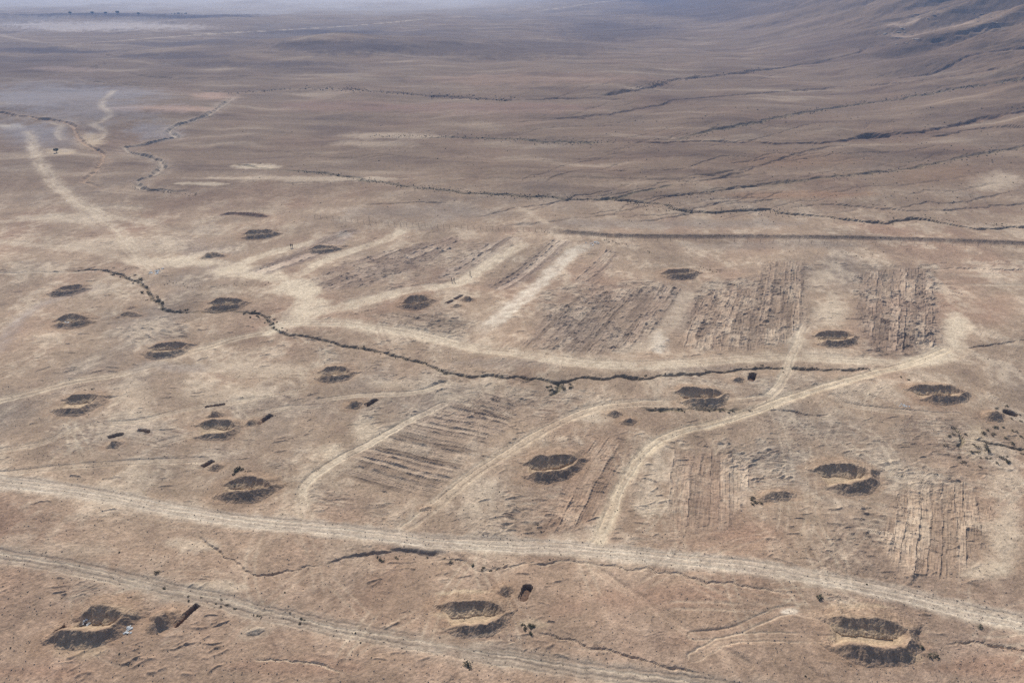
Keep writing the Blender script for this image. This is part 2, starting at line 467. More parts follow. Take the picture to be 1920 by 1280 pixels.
for q, (pts, d, lam, amp) in enumerate(RAKED):
    wp = at([p[0] for p in pts], [p[1] for p in pts])
    W, sd = poly_field(wp, 2.0)
    m = sstep(-1.0, 4.0, sd + 2.6 * n_b[W]) * sstep(-0.5, 0.25, n_b[W] + 0.6 * n_a[W] + 0.15)
    dn = math.hypot(*d)
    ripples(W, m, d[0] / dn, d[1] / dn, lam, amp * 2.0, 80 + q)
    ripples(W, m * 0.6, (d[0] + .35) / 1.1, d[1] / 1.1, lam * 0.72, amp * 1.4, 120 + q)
    x_, y_ = X[W], Y[W]
    stk = pnoise((x_ * d[1] - y_ * d[0]) / 5.0 + .5 * n_c[W], (x_ * d[0] + y_ * d[1]) / .75, 62) + .5 * n_b[W]
    paint(W, GREY, m * 0.25)
    paint(W, PALE, m * .55 * sstep(.05, .6, stk)); paint(W, DARK, m * .40 * sstep(.15, .7, -stk))

PL = 'scraped_plot'
plough([(632, 888), (672, 845), (760, 792), (850, 748), (930, 732), (985, 756), (962, 800), (905, 842), (850, 902), (805, 938), (720, 925), (650, 905)],
       (690, 838), (905, 885), 1.9, 'fan of long scraped strips beside the double wheel track', amp=.8, cross=.15, seed=1, fan=.25, Lm=5, color=lin(160, 143, 125))
plough([(1092, 818), (1156, 815), (1176, 862), (1108, 998), (1002, 1000), (1052, 905)], (1140, 822), (1045, 990), 2.6,
       'slanting scraped strips right of the sharp cornered earthwork', amp=.9, cross=.25, seed=2, Lm=2.5, color=lin(156, 133, 113))
plough([(1252, 842), (1330, 835), (1420, 872), (1424, 918), (1365, 996), (1262, 1006), (1240, 940)], (1335, 850), (1326, 990), 2.0,
       'reddish scraped strips running straight down to the gravel road', amp=.85, cross=.9, seed=3, fine=.7, Lm=1.6, color=lin(158, 137, 119))
plough([(1650, 912), (1810, 898), (1862, 950), (1850, 1045), (1795, 1092), (1690, 1088), (1640, 1035)], (1745, 910), (1738, 1080), 2.2,
       'gridded blade marks near the right edge above the gravel road', amp=.9, cross=1.8, seed=4, fine=.72, color=lin(158, 139, 120))
plough([(812, 518), (905, 458), (955, 440), (985, 446), (905, 505), (850, 524)], (830, 518), (960, 440), 3.2,
       'grey scraped strips just behind the three walkers', amp=1.0, cross=.2, seed=5, Lm=2.5, color=lin(152, 137, 125))
plough([(905, 540), (1030, 448), (1080, 450), (1005, 520), (955, 548)], (940, 535), (1055, 448), 3.2,
       'grey scraped strips between the two pale slanting lanes', amp=1.0, cross=.3, seed=6, Lm=2.5, color=lin(152, 136, 123))
plough([(1060, 535), (1130, 466), (1166, 470), (1152, 505), (1110, 540)], (1095, 530), (1160, 468), 3.0,
       'short scraped strips right of the white lane below the fence', amp=1.1, cross=.3, seed=7, Lm=2.5, color=lin(156, 137, 121))
plough([(965, 650), (1010, 590), (1090, 548), (1215, 535), (1290, 535), (1262, 600), (1205, 650), (1140, 668), (1060, 664)], (1090, 655), (1190, 540), 2.3,
       'broad scraped plot between the white lane and the pale triangle', amp=1.0, cross=.7, seed=8, fine=.62, color=lin(154, 137, 121))
plough([(1262, 655), (1290, 565), (1325, 545), (1400, 535), (1430, 488), (1515, 488), (1522, 600), (1480, 645), (1380, 662)], (1300, 655), (1340, 540), 2.4,
       'large striped scraped plot left of the bare oval patch', amp=1.2, cross=.9, seed=9, fine=.62, color=lin(156, 137, 119))
plough([(1600, 512), (1735, 496), (1760, 560), (1768, 645), (1700, 666), (1632, 655), (1604, 600)], (1690, 510), (1685, 600), 2.5,
       'cross hatched scraped plot behind the right hand earthworks', amp=1.2, cross=1.0, seed=10, fine=.6, color=lin(156, 138, 121))
plough([(428, 516), (560, 466), (648, 424), (684, 430), (640, 468), (560, 498), (500, 518)], (450, 512), (660, 428), 4.0,
       'narrow grey scraped strips under the left end of the fence', amp=.9, cross=.3, seed=11, Lm=2.5, color=lin(149, 133, 122))
plough([(575, 528), (640, 490), (760, 462), (850, 436), (880, 450), (800, 500), (700, 540), (610, 548)], (600, 530), (800, 462), 4.0,
       'grey brown scraped strips left of the walkers', amp=1.0, cross=.6, seed=12, color=lin(154, 135, 120))
plough([(880, 745), (960, 735), (985, 760), (940, 790), (870, 800), (820, 790)], (880, 750), (960, 790), 3.0, None, amp=.8, cross=.5, seed=13)
plough([(680, 590), (760, 580), (880, 600), (870, 635), (760, 622)], (700, 600), (860, 625), 3.2, None, amp=.7, cross=1.0, seed=14, color=lin(156, 141, 123))

# loose windrows and blade ticks scattered over the worked ground
def tick(x, y, ang, L, h, w):
    t = np.linspace(-0.5, 0.5, 4)
    bend = rng.normal() * 0.08 * L
    wl = np.stack([x + t * L * math.cos(ang) - bend * (t * t * 4) * math.sin(ang), y + t * L * math.sin(ang) + bend * (t * t * 4) * math.cos(ang)], 1)
    W, D, S, G, LL = path_field(wl, w * 2.2)
    if D.size == 0: return
    e = np.exp(-(D / w) ** 2) * sstep(0, 0.25 * LL, S) * (1 - sstep(0.75 * LL, LL, S))
    Z[W] += h * e

TICK_AREAS = [((60, 560), (560, 700), 90), ((60, 700), (600, 960), 80), ((560, 640), (1000, 800), 130), ((900, 800), (1250, 1010), 110),
              ((1250, 780), (1900, 900), 120), ((1400, 900), (1860, 1100), 120), ((560, 420), (1200, 660), 220), ((1200, 490), (1800, 680), 240),
              ((100, 1080), (420, 1270), 70), ((700, 1050), (1060, 1240), 70), ((1500, 1110), (1760, 1250), 40), ((0, 440), (420, 560), 60)]
for (xa, ya), (xb, yb), n in TICK_AREAS:
    pts = at(rng.uniform(xa, xb, n), rng.uniform(ya, yb, n))
    R = np.hypot(pts[:, 0], pts[:, 1])
    for (x, y), r in zip(pts, R):
        k = max(1.0, r / 190)
        tick(x, y, rng.normal() * 0.32 + (0.25 if x < 0 else -0.05), rng.uniform(1.2, 4.5) * k, rng.uniform(.10, .26) * k ** .5, rng.uniform(.16, .32) * k)

# ------------------------------------------------------------------ gullies and stream beds
def gully(pts, width, depth, label=None, floor=None, wig=1.0, seed=0, name='dry_stream_bed', rim=0.0, fl=0.7, taper=0.15):
    if pts[0][1] > 480: depth *= .85; width *= .85
    else: depth *= .72; width *= .82
    w = wpath(pts, 7, wig=wig, seed=seed)
    rm = width * 2.4 + 1
    W, D, S, G, L = path_field(w, rm)
    x, y = X[W], Y[W]
    var = 0.75 + 0.45 * pnoise(S / (width * 5), S * 0 + seed, 90) + 0.25 * pnoise(S / (width * 1.6), S * 0 + seed + 5, 91)
    half = width * 0.5 * np.clip(var, 0.35, 1.6)
    d = D + 0.22 * width * pnoise(x / (width * 0.8), y / (width * 0.8), 92 + seed % 5)
    e = sstep(0, taper, S / L) * (1 - sstep(1 - taper, 1, S / L))
    prof = 1 - sstep(0.25 * half, half, d)
    far_ = 1 - .28 * sstep(280, 420, y)
    Z[W] -= depth * far_ * e * prof * np.clip(0.15 + 1.1 * (var - .25), .12, 1.3)
    # soft hollow round it, and a lip of silt
    Z[W] -= 0.25 * depth * e * np.exp(-(D / (width * 1.5)) ** 2)
    if rim: Z[W] += rim * e * np.exp(-((D - half * 1.25) / (0.4 * half)) ** 2)
    if floor is not None:
        paint(W, floor, e * (1 - sstep(0.4 * half, 1.3 * half, d)) * fl)
    if label:
        i = new_area(name, label)
        ID[W] = np.where((prof > 0.12) & (e > 0.08), i, ID[W])

WADI = [(100, 507), (150, 506), (195, 505), (240, 520), (268, 535), (288, 560), (320, 581), (370, 585), (430, 583), (488, 590), (508, 605), (530, 625), (580, 630), (640, 645),
        (700, 657), (760, 670), (810, 685), (850, 700), (920, 706), (980, 707), (1040, 713), (1100, 708), (1180, 707), (1260, 703), (1340, 697), (1420, 689), (1500, 690), (1600, 692), (1672, 687)]
gully(WADI, 2.0, .95, 'dark winding dry stream bed crossing the middle of the plain', floor=SCRUBC, wig=1.2, seed=1, fl=.5, taper=.04)
gully([(0, 512), (60, 511), (120, 510), (190, 512)], 2.2, .35, None, floor=PALE, seed=2, fl=.8)
gully([(1195, 762), (1230, 768), (1300, 767), (1350, 767), (1402, 769)], 2.2, 1.0, 'short dark gully ending at the pale diagonal track', floor=SCRUBC, seed=3, wig=.6)
gully([(1430, 768), (1480, 771), (1520, 776), (1560, 778)], 1.2, .5, None, seed=4, wig=.5)
gully([(1040, 713), (1050, 724), (1042, 738), (1030, 745)], 2.4, .7, None, floor=SCRUBC, seed=5)
gully([(600, 1060), (640, 1046), (700, 1036), (750, 1030), (800, 1033), (850, 1038)], 2.0, .75, 'shallow gully just below the bend of the gravel road', floor=GREY, seed=6, wig=.7)
gully([(770, 1052), (835, 1046), (880, 1058), (905, 1068), (950, 1060), (1000, 1055), (1090, 1054), (1160, 1063), (1220, 1066), (1290, 1082), (1350, 1092), (1450, 1104), (1535, 1113)],
      1.3, .34, 'thin eroded gully running along the near side of the gravel road', floor=PALE, seed=7, wig=.9, fl=.35)
gully([(365, 995), (400, 1030), (440, 1055), (475, 1076), (540, 1070), (610, 1056)], 1.2, .45, 'thin crooked gully between the two gravel roads', floor=PALE, seed=8, wig=.6, fl=.3)
gully([(995, 1178), (1060, 1198), (1110, 1212), (1160, 1225), (1240, 1246), (1330, 1268)], 1.1, .45, None, floor=PALE, seed=9, wig=.6, fl=.3)
gully([(1760, 1208), (1810, 1204), (1860, 1207), (1925, 1222)], 1.0, .5, 'small gully at the lower right edge', floor=PALE, seed=10, wig=.5, fl=.4)
gully([(470, 1235), (540, 1238), (600, 1245), (650, 1265)], 0.8, .3, None, floor=CREAM, seed=11, wig=.4, fl=.5)
gully([(1800, 818), (1840, 826), (1880, 834), (1925, 842)], 1.6, .8, None, floor=SCRUBC, seed=12, wig=.8)
gully([(1780, 795), (1800, 810), (1800, 828), (1795, 840)], 1.8, .8, None, floor=SCRUBC, seed=13, wig=.6)
gully([(1740, 655), (1800, 652), (1850, 648), (1925, 636)], 1.3, .5, None, seed=14, wig=.5)
gully([(1745, 508), (1800, 502), (1860, 505), (1925, 506)], 2.0, .6, None, seed=15, wig=.6)
# the river below the far plain
gully([(445, 176), (425, 190), (395, 212), (360, 225), (325, 237), (316, 245), (330, 256), (292, 265), (240, 276), (240, 284), (290, 297), (306, 310), (282, 330), (255, 343), (272, 352), (312, 357), (352, 362), (380, 370)],
      7, 3.3, 'deep winding dry river bed curving through the left background', floor=lin(190, 178, 160), seed=16, wig=2.5, fl=.55, rim=.4)
gully([(0, 211), (60, 220), (128, 231), (145, 245), (150, 262), (180, 280), (196, 295), (176, 320), (163, 340), (200, 357), (236, 368)], 5.5, 2.2,
      'crooked dry channel beside the dusty track on the left', floor=lin(176, 152, 128), seed=17, wig=2.0, fl=.5, rim=.3)
gully([(135, 142), (160, 150), (220, 158), (300, 164), (360, 168), (440, 172), (540, 166), (640, 166)], 8, 1.8, None, floor=PALE, seed=18, wig=3, fl=.2)
gully([(265, 88), (230, 97), (200, 105), (185, 120), (160, 135), (140, 140)], 14, 3.0, None, seed=19, wig=4)
gully([(215, 130), (280, 144), (380, 146), (500, 141)], 12, 2.0, None, seed=20, wig=4)
gully([(630, 164), (740, 172), (830, 180), (900, 184), (970, 186), (1060, 184), (1130, 183), (1190, 187)], 8, 2.2, 'dark straight dry channel across the background plain', floor=DARK, seed=21, wig=3, fl=.5, taper=.05)
gully([(1110, 179), (1180, 168), (1240, 158), (1262, 149), (1350, 140), (1440, 128), (1540, 115), (1605, 98), (1640, 84)], 13, 4.2, 'curved ravine coming down off the mountain foot', floor=DARK, seed=22, wig=4, fl=.35, taper=.05)
gully([(880, 240), (1000, 226), (1100, 218), (1160, 210), (1225, 198), (1300, 184), (1413, 175), (1580, 162), (1713, 152), (1820, 138), (1925, 121)], 9, 2.4, 'long thin ravine slanting down the mountain foot', floor=DARK, seed=23, wig=3, fl=.3)
gully([(1180, 268), (1230, 260), (1280, 258), (1320, 245), (1410, 230), (1480, 215), (1570, 200), (1680, 185), (1800, 165), (1925, 149)], 9, 2.4, None, floor=SCRUBC, seed=24, wig=3, fl=.4)
gully([(760, 260), (850, 256), (950, 260), (1050, 265), (1155, 268)], 7, 1.7, None, floor=SCRUBC, seed=25, wig=2, fl=.5)
gully([(1170, 268), (1290, 263), (1400, 265), (1480, 267), (1580, 262), (1640, 252), (1720, 246), (1780, 235), (1850, 220), (1925, 208)], 10, 3.4, 'wide ravine with a dark hollow on the right hand slope', floor=lin(130, 106, 88), seed=26, wig=2.5, fl=.4, taper=.06)
gully([(1600, 256), (1640, 250), (1690, 250)], 16, 6.0, None, floor=DARK, seed=27, wig=1, fl=.4, taper=.3)
gully([(1730, 262), (1790, 247), (1860, 237), (1925, 236)], 8, 2.6, None, seed=28, wig=2)
gully([(1270, 342), (1330, 335), (1400, 318), (1480, 292), (1540, 276), (1610, 268)], 7, 1.8, None, seed=29, wig=2)
gully([(1270, 368), (1350, 352), (1450, 343), (1560, 330), (1680, 318), (1740, 309), (1800, 295), (1925, 272)], 7, 1.6, None, floor=SCRUBC, seed=30, wig=2, fl=.35)
gully([(430, 306), (500, 315), (560, 320), (640, 328), (710, 340), (780, 350), (850, 358), (920, 363), (1000, 367), (1080, 373), (1140, 371), (1200, 358), (1280, 342)], 5, 1.2,
      'scrub lined dry channel across the background', floor=SCRUBC, seed=31, wig=2, fl=.45, taper=.05)
gully([(1130, 369), (1230, 380), (1280, 393), (1340, 395), (1440, 390), (1462, 398), (1540, 403), (1610, 412), (1660, 416), (1720, 409), (1780, 420), (1850, 427), (1925, 424)], 5, 2.1,
      'black edged gully meandering below the right hand slope', floor=SCRUBC, seed=32, wig=2, fl=.4, taper=.04)
gully([(1465, 396), (1510, 386), (1580, 384), (1700, 393), (1800, 392), (1925, 380)], 4, 1.0, None, seed=33, wig=1.5)
gully([(670, 382), (740, 381), (790, 378), (850, 381)], 4, 1.0, None, seed=34, wig=1)
gully([(1780, 70), (1700, 78), (1650, 84), (1600, 94)], 16, 5, None, seed=35, wig=3)
gully([(1925, 90), (1850, 100), (1800, 112), (1770, 130), (1720, 142), (1650, 152)], 11, 4.0, 'rocky ravine below the pale outcrop', floor=DARK, seed=36, wig=3, fl=.3)
gully([(1925, 45), (1840, 55), (1780, 70), (1700, 84)], 10, 3, None, seed=37, wig=2)
gully([(1560, 25), (1500, 36), (1440, 48), (1380, 55)], 18, 4, None, seed=38, wig=3)
gully([(1790, 15), (1720, 30), (1640, 45), (1560, 55)], 14, 3.5, None, seed=39, wig=3)
for k in range(70):                                   # thin rills down the fan
    px0 = rng.uniform(1150, 1925); py0 = rng.uniform(70, 400)
    if px0 < 1450 and py0 < 110: continue
    L = rng.uniform(90, 330); sl = rng.uniform(.10, .26) * (1.2 if py0 < 250 else .8)
    pts = [(px0 - L * t, py0 + L * t * sl + rng.normal() * 4) for t in np.linspace(0, 1, 5)]
    gully([p for p in pts], rng.uniform(2.5, 5.5), rng.uniform(.35, 1.0), None, seed=40 + k, wig=2)
for k in range(20):
    px0 = rng.uniform(500, 1500); py0 = rng.uniform(60, 340)
    L = rng.uniform(100, 300); sl = rng.uniform(-.02, .06)
    pts = [(px0 - L * t, py0 + L * t * sl + rng.normal() * 2.5) for t in np.linspace(0, 1, 5)]
    gully(pts, rng.uniform(4, 8) * (1 + 100 / py0), rng.uniform(.4, .9), None, seed=90 + k, wig=2)

# ------------------------------------------------------------------ roads and tracks
def road(pts, width, color, label=None, name='dirt_track', st=.85, cut=.10, ruts=True, seed=0, soft=.45, wig=.25, twin=None, rutc=CREAM):
    w = wpath(pts, 9, wig=wig, seed=seed)
    W, D, S, G, L = path_field(w, width * 2.0 + 1.5)
    x, y = X[W], Y[W]
    h = width * 0.5
    d = D + soft * h * (0.5 * pnoise(x / 2.5, y / 2.5, 95) + 0.5 * pnoise(x / 7, y / 7, 96))
    m = 1 - sstep(h * (1 - soft), h * (1 + soft), d)
    if st < .8: m = m * sstep(0, .15, S / L) * (1 - sstep(.85, 1, S / L))
    flat = 1 - sstep(h * .7, h * 1.5, D)
    # graded surface: relief is levelled towards the smooth ground
    zb = base(x, y) + 0.0
    if cut is not None: Z[W] = Z[W] + (zb - cut - Z[W]) * flat * (0.85 if cut < .3 else .6)
    paint(W, color, m * st * np.clip((.9 if name == 'gravel_road' else .74) + (0.2 if name == 'gravel_road' else .45) * (n_b[W] + n_c[W]), .1, 1))
    paint(W, PALE, (1 - sstep(h * .8, h * 2.4, D + 1.2 * n_c[W])) * st * .34 * np.clip(.5 + n_b[W] + .5 * n_c[W], 0, 1))
    v = D * G
    if ruts:
        offs = list((-0.85, 0.85) if twin is None else twin) + [rng.uniform(-h, h) * 1.1 for _ in range(3)]
        for q, o in enumerate(offs):
            amp_ = 1.0 if q < len(offs) - 3 else .6
            g = np.exp(-((v - o + 0.35 * pnoise(S / 14, S * 0 + 3 * o, 97)) / np.maximum(0.20, .35 * SCALE[W])) ** 2)
            Z[W] -= 0.07 * amp_ * g
            paint(W, rutc if q % 2 == 0 or rng.random() < .6 else lin(128, 112, 98), g * st * amp_ * .8 * np.clip(.5 + .9 * pnoise(S / 11, S * 0 + 5 * o, 100) + .35 * n_c[W], 0, 1))
        edge = np.exp(-((D - h * 1.02) / 0.35) ** 2)
        Z[W] += 0.07 * edge * np.clip(0.3 + pnoise(S / 5, G * 9, 98), 0, 1.2)
    if label:
        i = new_area(name, label)
        ID[W] = np.where(d < h, i, ID[W])

ROAD1 = [(-60, 893), (0, 903), (60, 910), (150, 922), (220, 934), (280, 947), (350, 960), (420, 972), (500, 982), (570, 987), (640, 994), (720, 1004), (820, 1016), (940, 1022), (1040, 1026), (1140, 1035),
         (1280, 1049), (1413, 1062), (1547, 1086), (1680, 1112), (1813, 1146), (1920, 1168), (2000, 1190)]
road([(-60, 1033), (0, 1041), (100, 1056), (200, 1077), (283, 1099), (350, 1114), (410, 1125), (480, 1146), (560, 1162), (640, 1181), (700, 1190), (770, 1203), (830, 1211), (905, 1226), (980, 1236), (1060, 1250), (1150, 1263), (1280, 1279), (1400, 1296)],
     3.4, lin(156, 147, 133), 'older grey gravel road across the lower left corner', 'gravel_road', st=.6, seed=2, rutc=lin(192, 180, 160), soft=.8, twin=(-1.4, -.5, .4, 1.5))
road([(150, 380), (180, 398), (205, 420), (222, 432), (240, 455), (262, 485), (290, 510)], 5, PALE, None, st=.7, seed=5)
road([(54, 246), (60, 256), (64, 280), (85, 320), (112, 350), (150, 380), (200, 400), (270, 415), (330, 432), (400, 440)], 6, PALE, 'dusty pale track leading up the left side', st=.55, seed=6, wig=.8, soft=.9)
road([(-40, 420), (100, 407), (165, 396), (210, 388), (280, 392)], 4, PALE, None, st=.5, seed=7, ruts=False)
road([(-30, 452), (60, 459), (150, 467), (210, 478), (270, 491), (350, 498), (430, 506)], 5, PALE, None, st=.6, seed=8, ruts=False)
road([(110, 345), (118, 360), (138, 378), (160, 410), (200, 440)], 4, PALE, None, st=.5, seed=9, ruts=False)
road([(215, 170), (190, 195), (210, 215), (180, 232), (200, 250), (170, 268)], 5, lin(176, 164, 150), None, st=.28, seed=10, wig=1.5, soft=.9)
road([(100, 230), (115, 235), (108, 250), (118, 262)], 4, lin(176, 164, 150), None, st=.35, seed=11, wig=1, soft=.9)
road([(-60, 762), (0, 750), (70, 733), (140, 714), (220, 702), (270, 690), (330, 667), (400, 647), (450, 632), (500, 623)], 3.4, lin(196, 180, 156), 'pale dirt track climbing from the left edge to the stream bed', st=.85, seed=3)
road([(-20, 668), (0, 648), (30, 605), (80, 570), (130, 553), (180, 540), (228, 533)], 4.5, lin(160, 148, 140), 'faint grey track curving round the left earthworks', st=.6, seed=4, ruts=False, soft=.7)
road([(228, 704), (260, 690), (290, 680), (330, 690), (400, 692)], 4, lin(150, 140, 132), None, st=.5, seed=12, ruts=False, soft=.7)
# bare lanes between the scraped plots
road([(425, 508), (470, 486), (540, 466), (580, 454)], 5, CREAM, 'pale lane under the two most distant walkers', st=.8, seed=13, ruts=False)
road([(510, 522), (565, 512), (600, 492), (660, 470), (720, 450), (752, 434)], 4.5, CREAM, 'narrow pale lane between the left scraped strips', st=.8, seed=14, ruts=False)
road([(430, 508), (500, 520), (545, 530), (570, 548), (560, 580), (550, 604)], 6, CREAM, None, st=.75, seed=15, ruts=False)
road([(556, 606), (590, 586), (640, 575), (700, 560), (760, 545), (810, 538), (862, 529), (900, 505), (940, 480), (980, 458)], 5.5, CREAM, 'pale lane carrying the three walkers', st=.8, seed=16, ruts=False)
road([(885, 634), (930, 600), (960, 575), (988, 553), (1020, 525), (1050, 495), (1085, 468), (1135, 455)], 6.0, WHITE, 'white slanting lane between scraped plots', st=.78, seed=17, ruts=False)
road([(1180, 668), (1215, 642), (1248, 615), (1272, 575), (1300, 532)], 5, PALE, None, st=.55, seed=18, ruts=False)
road([(500, 622), (530, 608), (570, 606), (640, 606), (700, 614), (770, 625), (840, 641), (900, 655), (960, 661), (1030, 672), (1100, 681), (1170, 684), (1280, 681), (1380, 673), (1470, 669), (1560, 673), (1640, 677), (1705, 678), (1770, 660)],
     5.0, CREAM, 'broad pale track running along the far side of the stream bed', st=.8, seed=19, soft=.6, twin=(-1.1, .7))
road([(1700, 680), (1760, 668), (1790, 650), (1796, 620), (1788, 590)], 6, CREAM, None, st=.6, seed=20, ruts=False)
road([(1510, 610), (1486, 660), (1472, 700), (1456, 725), (1440, 742), (1420, 750)], 2.6, CREAM, 'short steep track crossing the stream bed', st=.65, seed=21)
road([(1440, 745), (1360, 752), (1280, 756), (1200, 755), (1120, 764), (1070, 781), (1020, 805), (970, 835), (920, 866), (870, 901), (830, 936), (790, 967), (755, 990)],
     3.2, lin(190, 172, 148), 'double wheel track bending down to the gravel road', st=.7, seed=22, cut=.16)
road([(1775, 655), (1700, 683), (1640, 697), (1560, 720), (1480, 745), (1420, 767), (1340, 793), (1280, 806), (1240, 823), (1205, 851), (1180, 886), (1160, 920), (1145, 962), (1130, 998), (1122, 1018)],
     3.2, lin(202, 186, 160), 'pale diagonal dirt track joining the gravel road', st=.9, seed=23, cut=.14)
road([(575, 970), (565, 930), (575, 905), (605, 880), (650, 851), (690, 832), (760, 792), (830, 757)], 2.6, CREAM, 'pale track along the left edge of the fan of strips', st=.6, seed=24)
road([(1130, 1000), (1080, 1003), (1020, 1010)], 3, PALE, None, st=.5, seed=25, ruts=False)
road([(1110, 1060), (1180, 1110), (1240, 1150), (1320, 1200), (1400, 1245)], 1.9, lin(178, 152, 130), None, st=.35, seed=26, twin=(-.8, .8))
road([(1300, 1190), (1380, 1180), (1470, 1145), (1530, 1150)], 1.9, lin(178, 152, 130), None, st=.35, seed=27)
road([(1300, 1230), (1360, 1200), (1450, 1195), (1560, 1200)], 1.9, lin(184, 160, 136), None, st=.35, seed=28)
road([(1540, 1150), (1600, 1180), (1700, 1195)], 3.6, OCHRE, None, st=.4, seed=29, ruts=False)
road([(300, 830), (360, 815), (440, 800), (500, 770), (600, 760)], 2.2, PALE, None, st=.35, seed=30)
road([(0, 845), (80, 830), (150, 800), (260, 790), (340, 770), (470, 748)], 2.2, PALE, None, st=.4, seed=31)
road([(0, 888), (120, 875), (260, 866), (380, 862)], 2.2, PALE, None, st=.3, seed=32)
road([(600, 750), (660, 742), (780, 735), (830, 720)], 2.2, CREAM, None, st=.45, seed=33)
road([(905, 400), (960, 385), (1020, 415), (1062, 432), (1130, 447)], 3, PALE, None, st=.4, seed=34, ruts=False)
road([(1560, 742), (1600, 760), (1700, 772), (1800, 778)], 2.2, PALE, None, st=.4, seed=35)
road([(1760, 515), (1840, 516), (1925, 514)], 3, PALE, None, st=.5, seed=36, ruts=False)
road([(1760, 535), (1840, 534), (1925, 535)], 2, PALE, None, st=.5, seed=37, ruts=False)
road([(1655, 60), (1700, 70), (1750, 60), (1850, 35)], 14, lin(196, 172, 150), None, st=.45, seed=38, ruts=False, cut=-.2, soft=.9)
road([(1660, 45), (1690, 48), (1740, 28)], 12, lin(200, 180, 160), None, st=.45, seed=39, ruts=False, cut=-.2, soft=.9)
road([(445, 176), (425, 190), (395, 212), (360, 225), (325, 237), (316, 245), (330, 256), (292, 265), (240, 276), (240, 284), (290, 297), (306, 310), (282, 330), (255, 343), (272, 352), (312, 357), (352, 362)], 11, lin(172, 158, 142), None, st=.3, seed=43, ruts=False, cut=None, soft=.8)
road([(0, 211), (60, 220), (128, 231), (145, 245), (150, 262), (180, 280), (196, 295), (176, 320), (163, 340), (200, 357), (236, 368)], 8, lin(168, 146, 124), None, st=.3, seed=44, ruts=False, cut=None, soft=.8)
# far roads over the plain
road([(150, 82), (260, 74), (400, 64), (640, 50), (800, 36), (900, 30)], 7, PALE, 'thin white road far out on the hazy plain', st=.75, seed=40, ruts=False, wig=1)
road([(1000, 22), (1060, 14), (1100, 8), (1180, -3)], 10, PALE, None, st=.6, seed=41, ruts=False, wig=1)
road([(-10, 66), (40, 74), (90, 80), (160, 82)], 10, PALE, None, st=.4, seed=42, ruts=False, wig=2)
road(ROAD1, 4.4, ROADC, 'main gravel road sweeping across the whole foreground', 'gravel_road', st=.9, seed=1, cut=.05, rutc=lin(208, 196, 176), soft=.35, twin=(-1.3, .15, 1.3))

# faint crossing wheel tracks left by vehicles
for k in range(230):
    box = [(40, 600, 560, 980), (550, 1000, 640, 800), (1000, 1600, 700, 1010), (1250, 1900, 760, 1060), (0, 500, 400, 560), (300, 1500, 1060, 1270), (1400, 1900, 1120, 1270)][k % 7]
    px, py = rng.uniform(box[0], box[1]), rng.uniform(box[2], box[3])
    p0 = at(px, py)[0]
    ang = rng.uniform(0, np.pi); cur = rng.normal() * 0.035
    L = rng.uniform(12, 40)
    s = np.linspace(-L / 2, L / 2, 14)
    th = ang + cur * s
    xs = p0[0] + np.cumsum(np.cos(th)) * (L / 14); yv = p0[1] + np.cumsum(np.sin(th)) * (L / 14)
    w = np.stack([xs, yv], 1)
    W, D, S, G, LL = path_field(w, 2.2)
    if D.size == 0: continue
    e = sstep(0, .2, S / LL) * (1 - sstep(.8, 1, S / LL)) * sstep(-.4, .3, n_b[W] + .2)
    g = np.exp(-((D - 0.85) / 0.28) ** 2) * e
    Z[W] -= 0.035 * g
    paint(W, CREAM if rng.random() < .75 else DARK, g * rng.uniform(.12, .36))

# ------------------------------------------------------------------ pits and trenches (dug into the ground)
def pit(pts_px, width, depth, label, name='trench'):
    w = wpath(pts_px, 6)
    W, D, S, G, L = path_field(w, width * 2 + 1)
    x, y = X[W], Y[W]
    h = width * .5
    # square ended
    d0, d1 = w[1] - w[0], w[-1] - w[-2]
    al0 = ((x - w[0][0]) * d0[0] + (y - w[0][1]) * d0[1]) / np.hypot(*d0)
    al1 = ((x - w[-1][0]) * d1[0] + (y - w[-1][1]) * d1[1]) / np.hypot(*d1)
    dd = np.maximum(D, np.maximum(h - al0 - h * .2, h + al1 - h * .2) * ((al0 < 0) | (al1 > 0)))
    if name == 'dug_pit': dd = D
    dd = dd + 0.10 * pnoise(x / .7, y / .7, 99) + .12 * h * pnoise(x / 1.5, y / 1.5, 101)
    m = 1 - sstep(h * .86, h * 1.08, dd)
    lip = np.exp(-((dd - h * 1.35) / (h * .3)) ** 2)
    Z[W] += 0.10 * lip
    Z[W] -= depth * m
    paint(W, lin(112, 92, 78), m * .85)
    i = new_area(name, label, 'thing', 'trench' if name == 'trench' else 'pit')
    ID[W] = np.where(m > .02, i, ID[W])

pit([(326, 1174), (349, 1153), (370, 1134)], 1.15, 2.0, 'long narrow trench with reddish walls right of the large spoil heap')
pit([(981, 1120), (986, 1108), (989, 1101)], 1.7, 1.8, 'rounded dark pit with yellowish lip beside a small spoil heap', 'dug_pit')
pit([(381, 874), (399, 864)], 1.3, 1.7, 'short trench left of a long heap above the gravel road')
pit([(386, 762), (420, 757)], .9, 1.2, 'thin trench uphill of a conical heap and a U shaped earthwork')
pit([(484, 794), (508, 778)], 1.3, 1.8, 'slanting trench right of a small heap in the left middle')
pit([(203, 820), (231, 814)], 1.1, 1.3, 'small slit trench above a dark heap on the left')
pit([(263, 807), (276, 809)], 1.1, 1.0, 'tiny isolated pit near the left slit trench', 'dug_pit')
pit([(687, 760), (705, 749)], 1.5, 2.0, 'dark brown trench right of a lone heap above the fan of strips')
pit([(838, 568), (849, 563)], 1.3, 1.5, 'near one of two trenches in line below the walkers')
pit([(853, 560), (866, 554)], 1.3, 1.5, 'far one of two trenches in line below the walkers')
pit([(1409, 711), (1412, 702)], 2.0, 1.6, 'square reddish pit on the near bank of the stream bed', 'dug_pit')
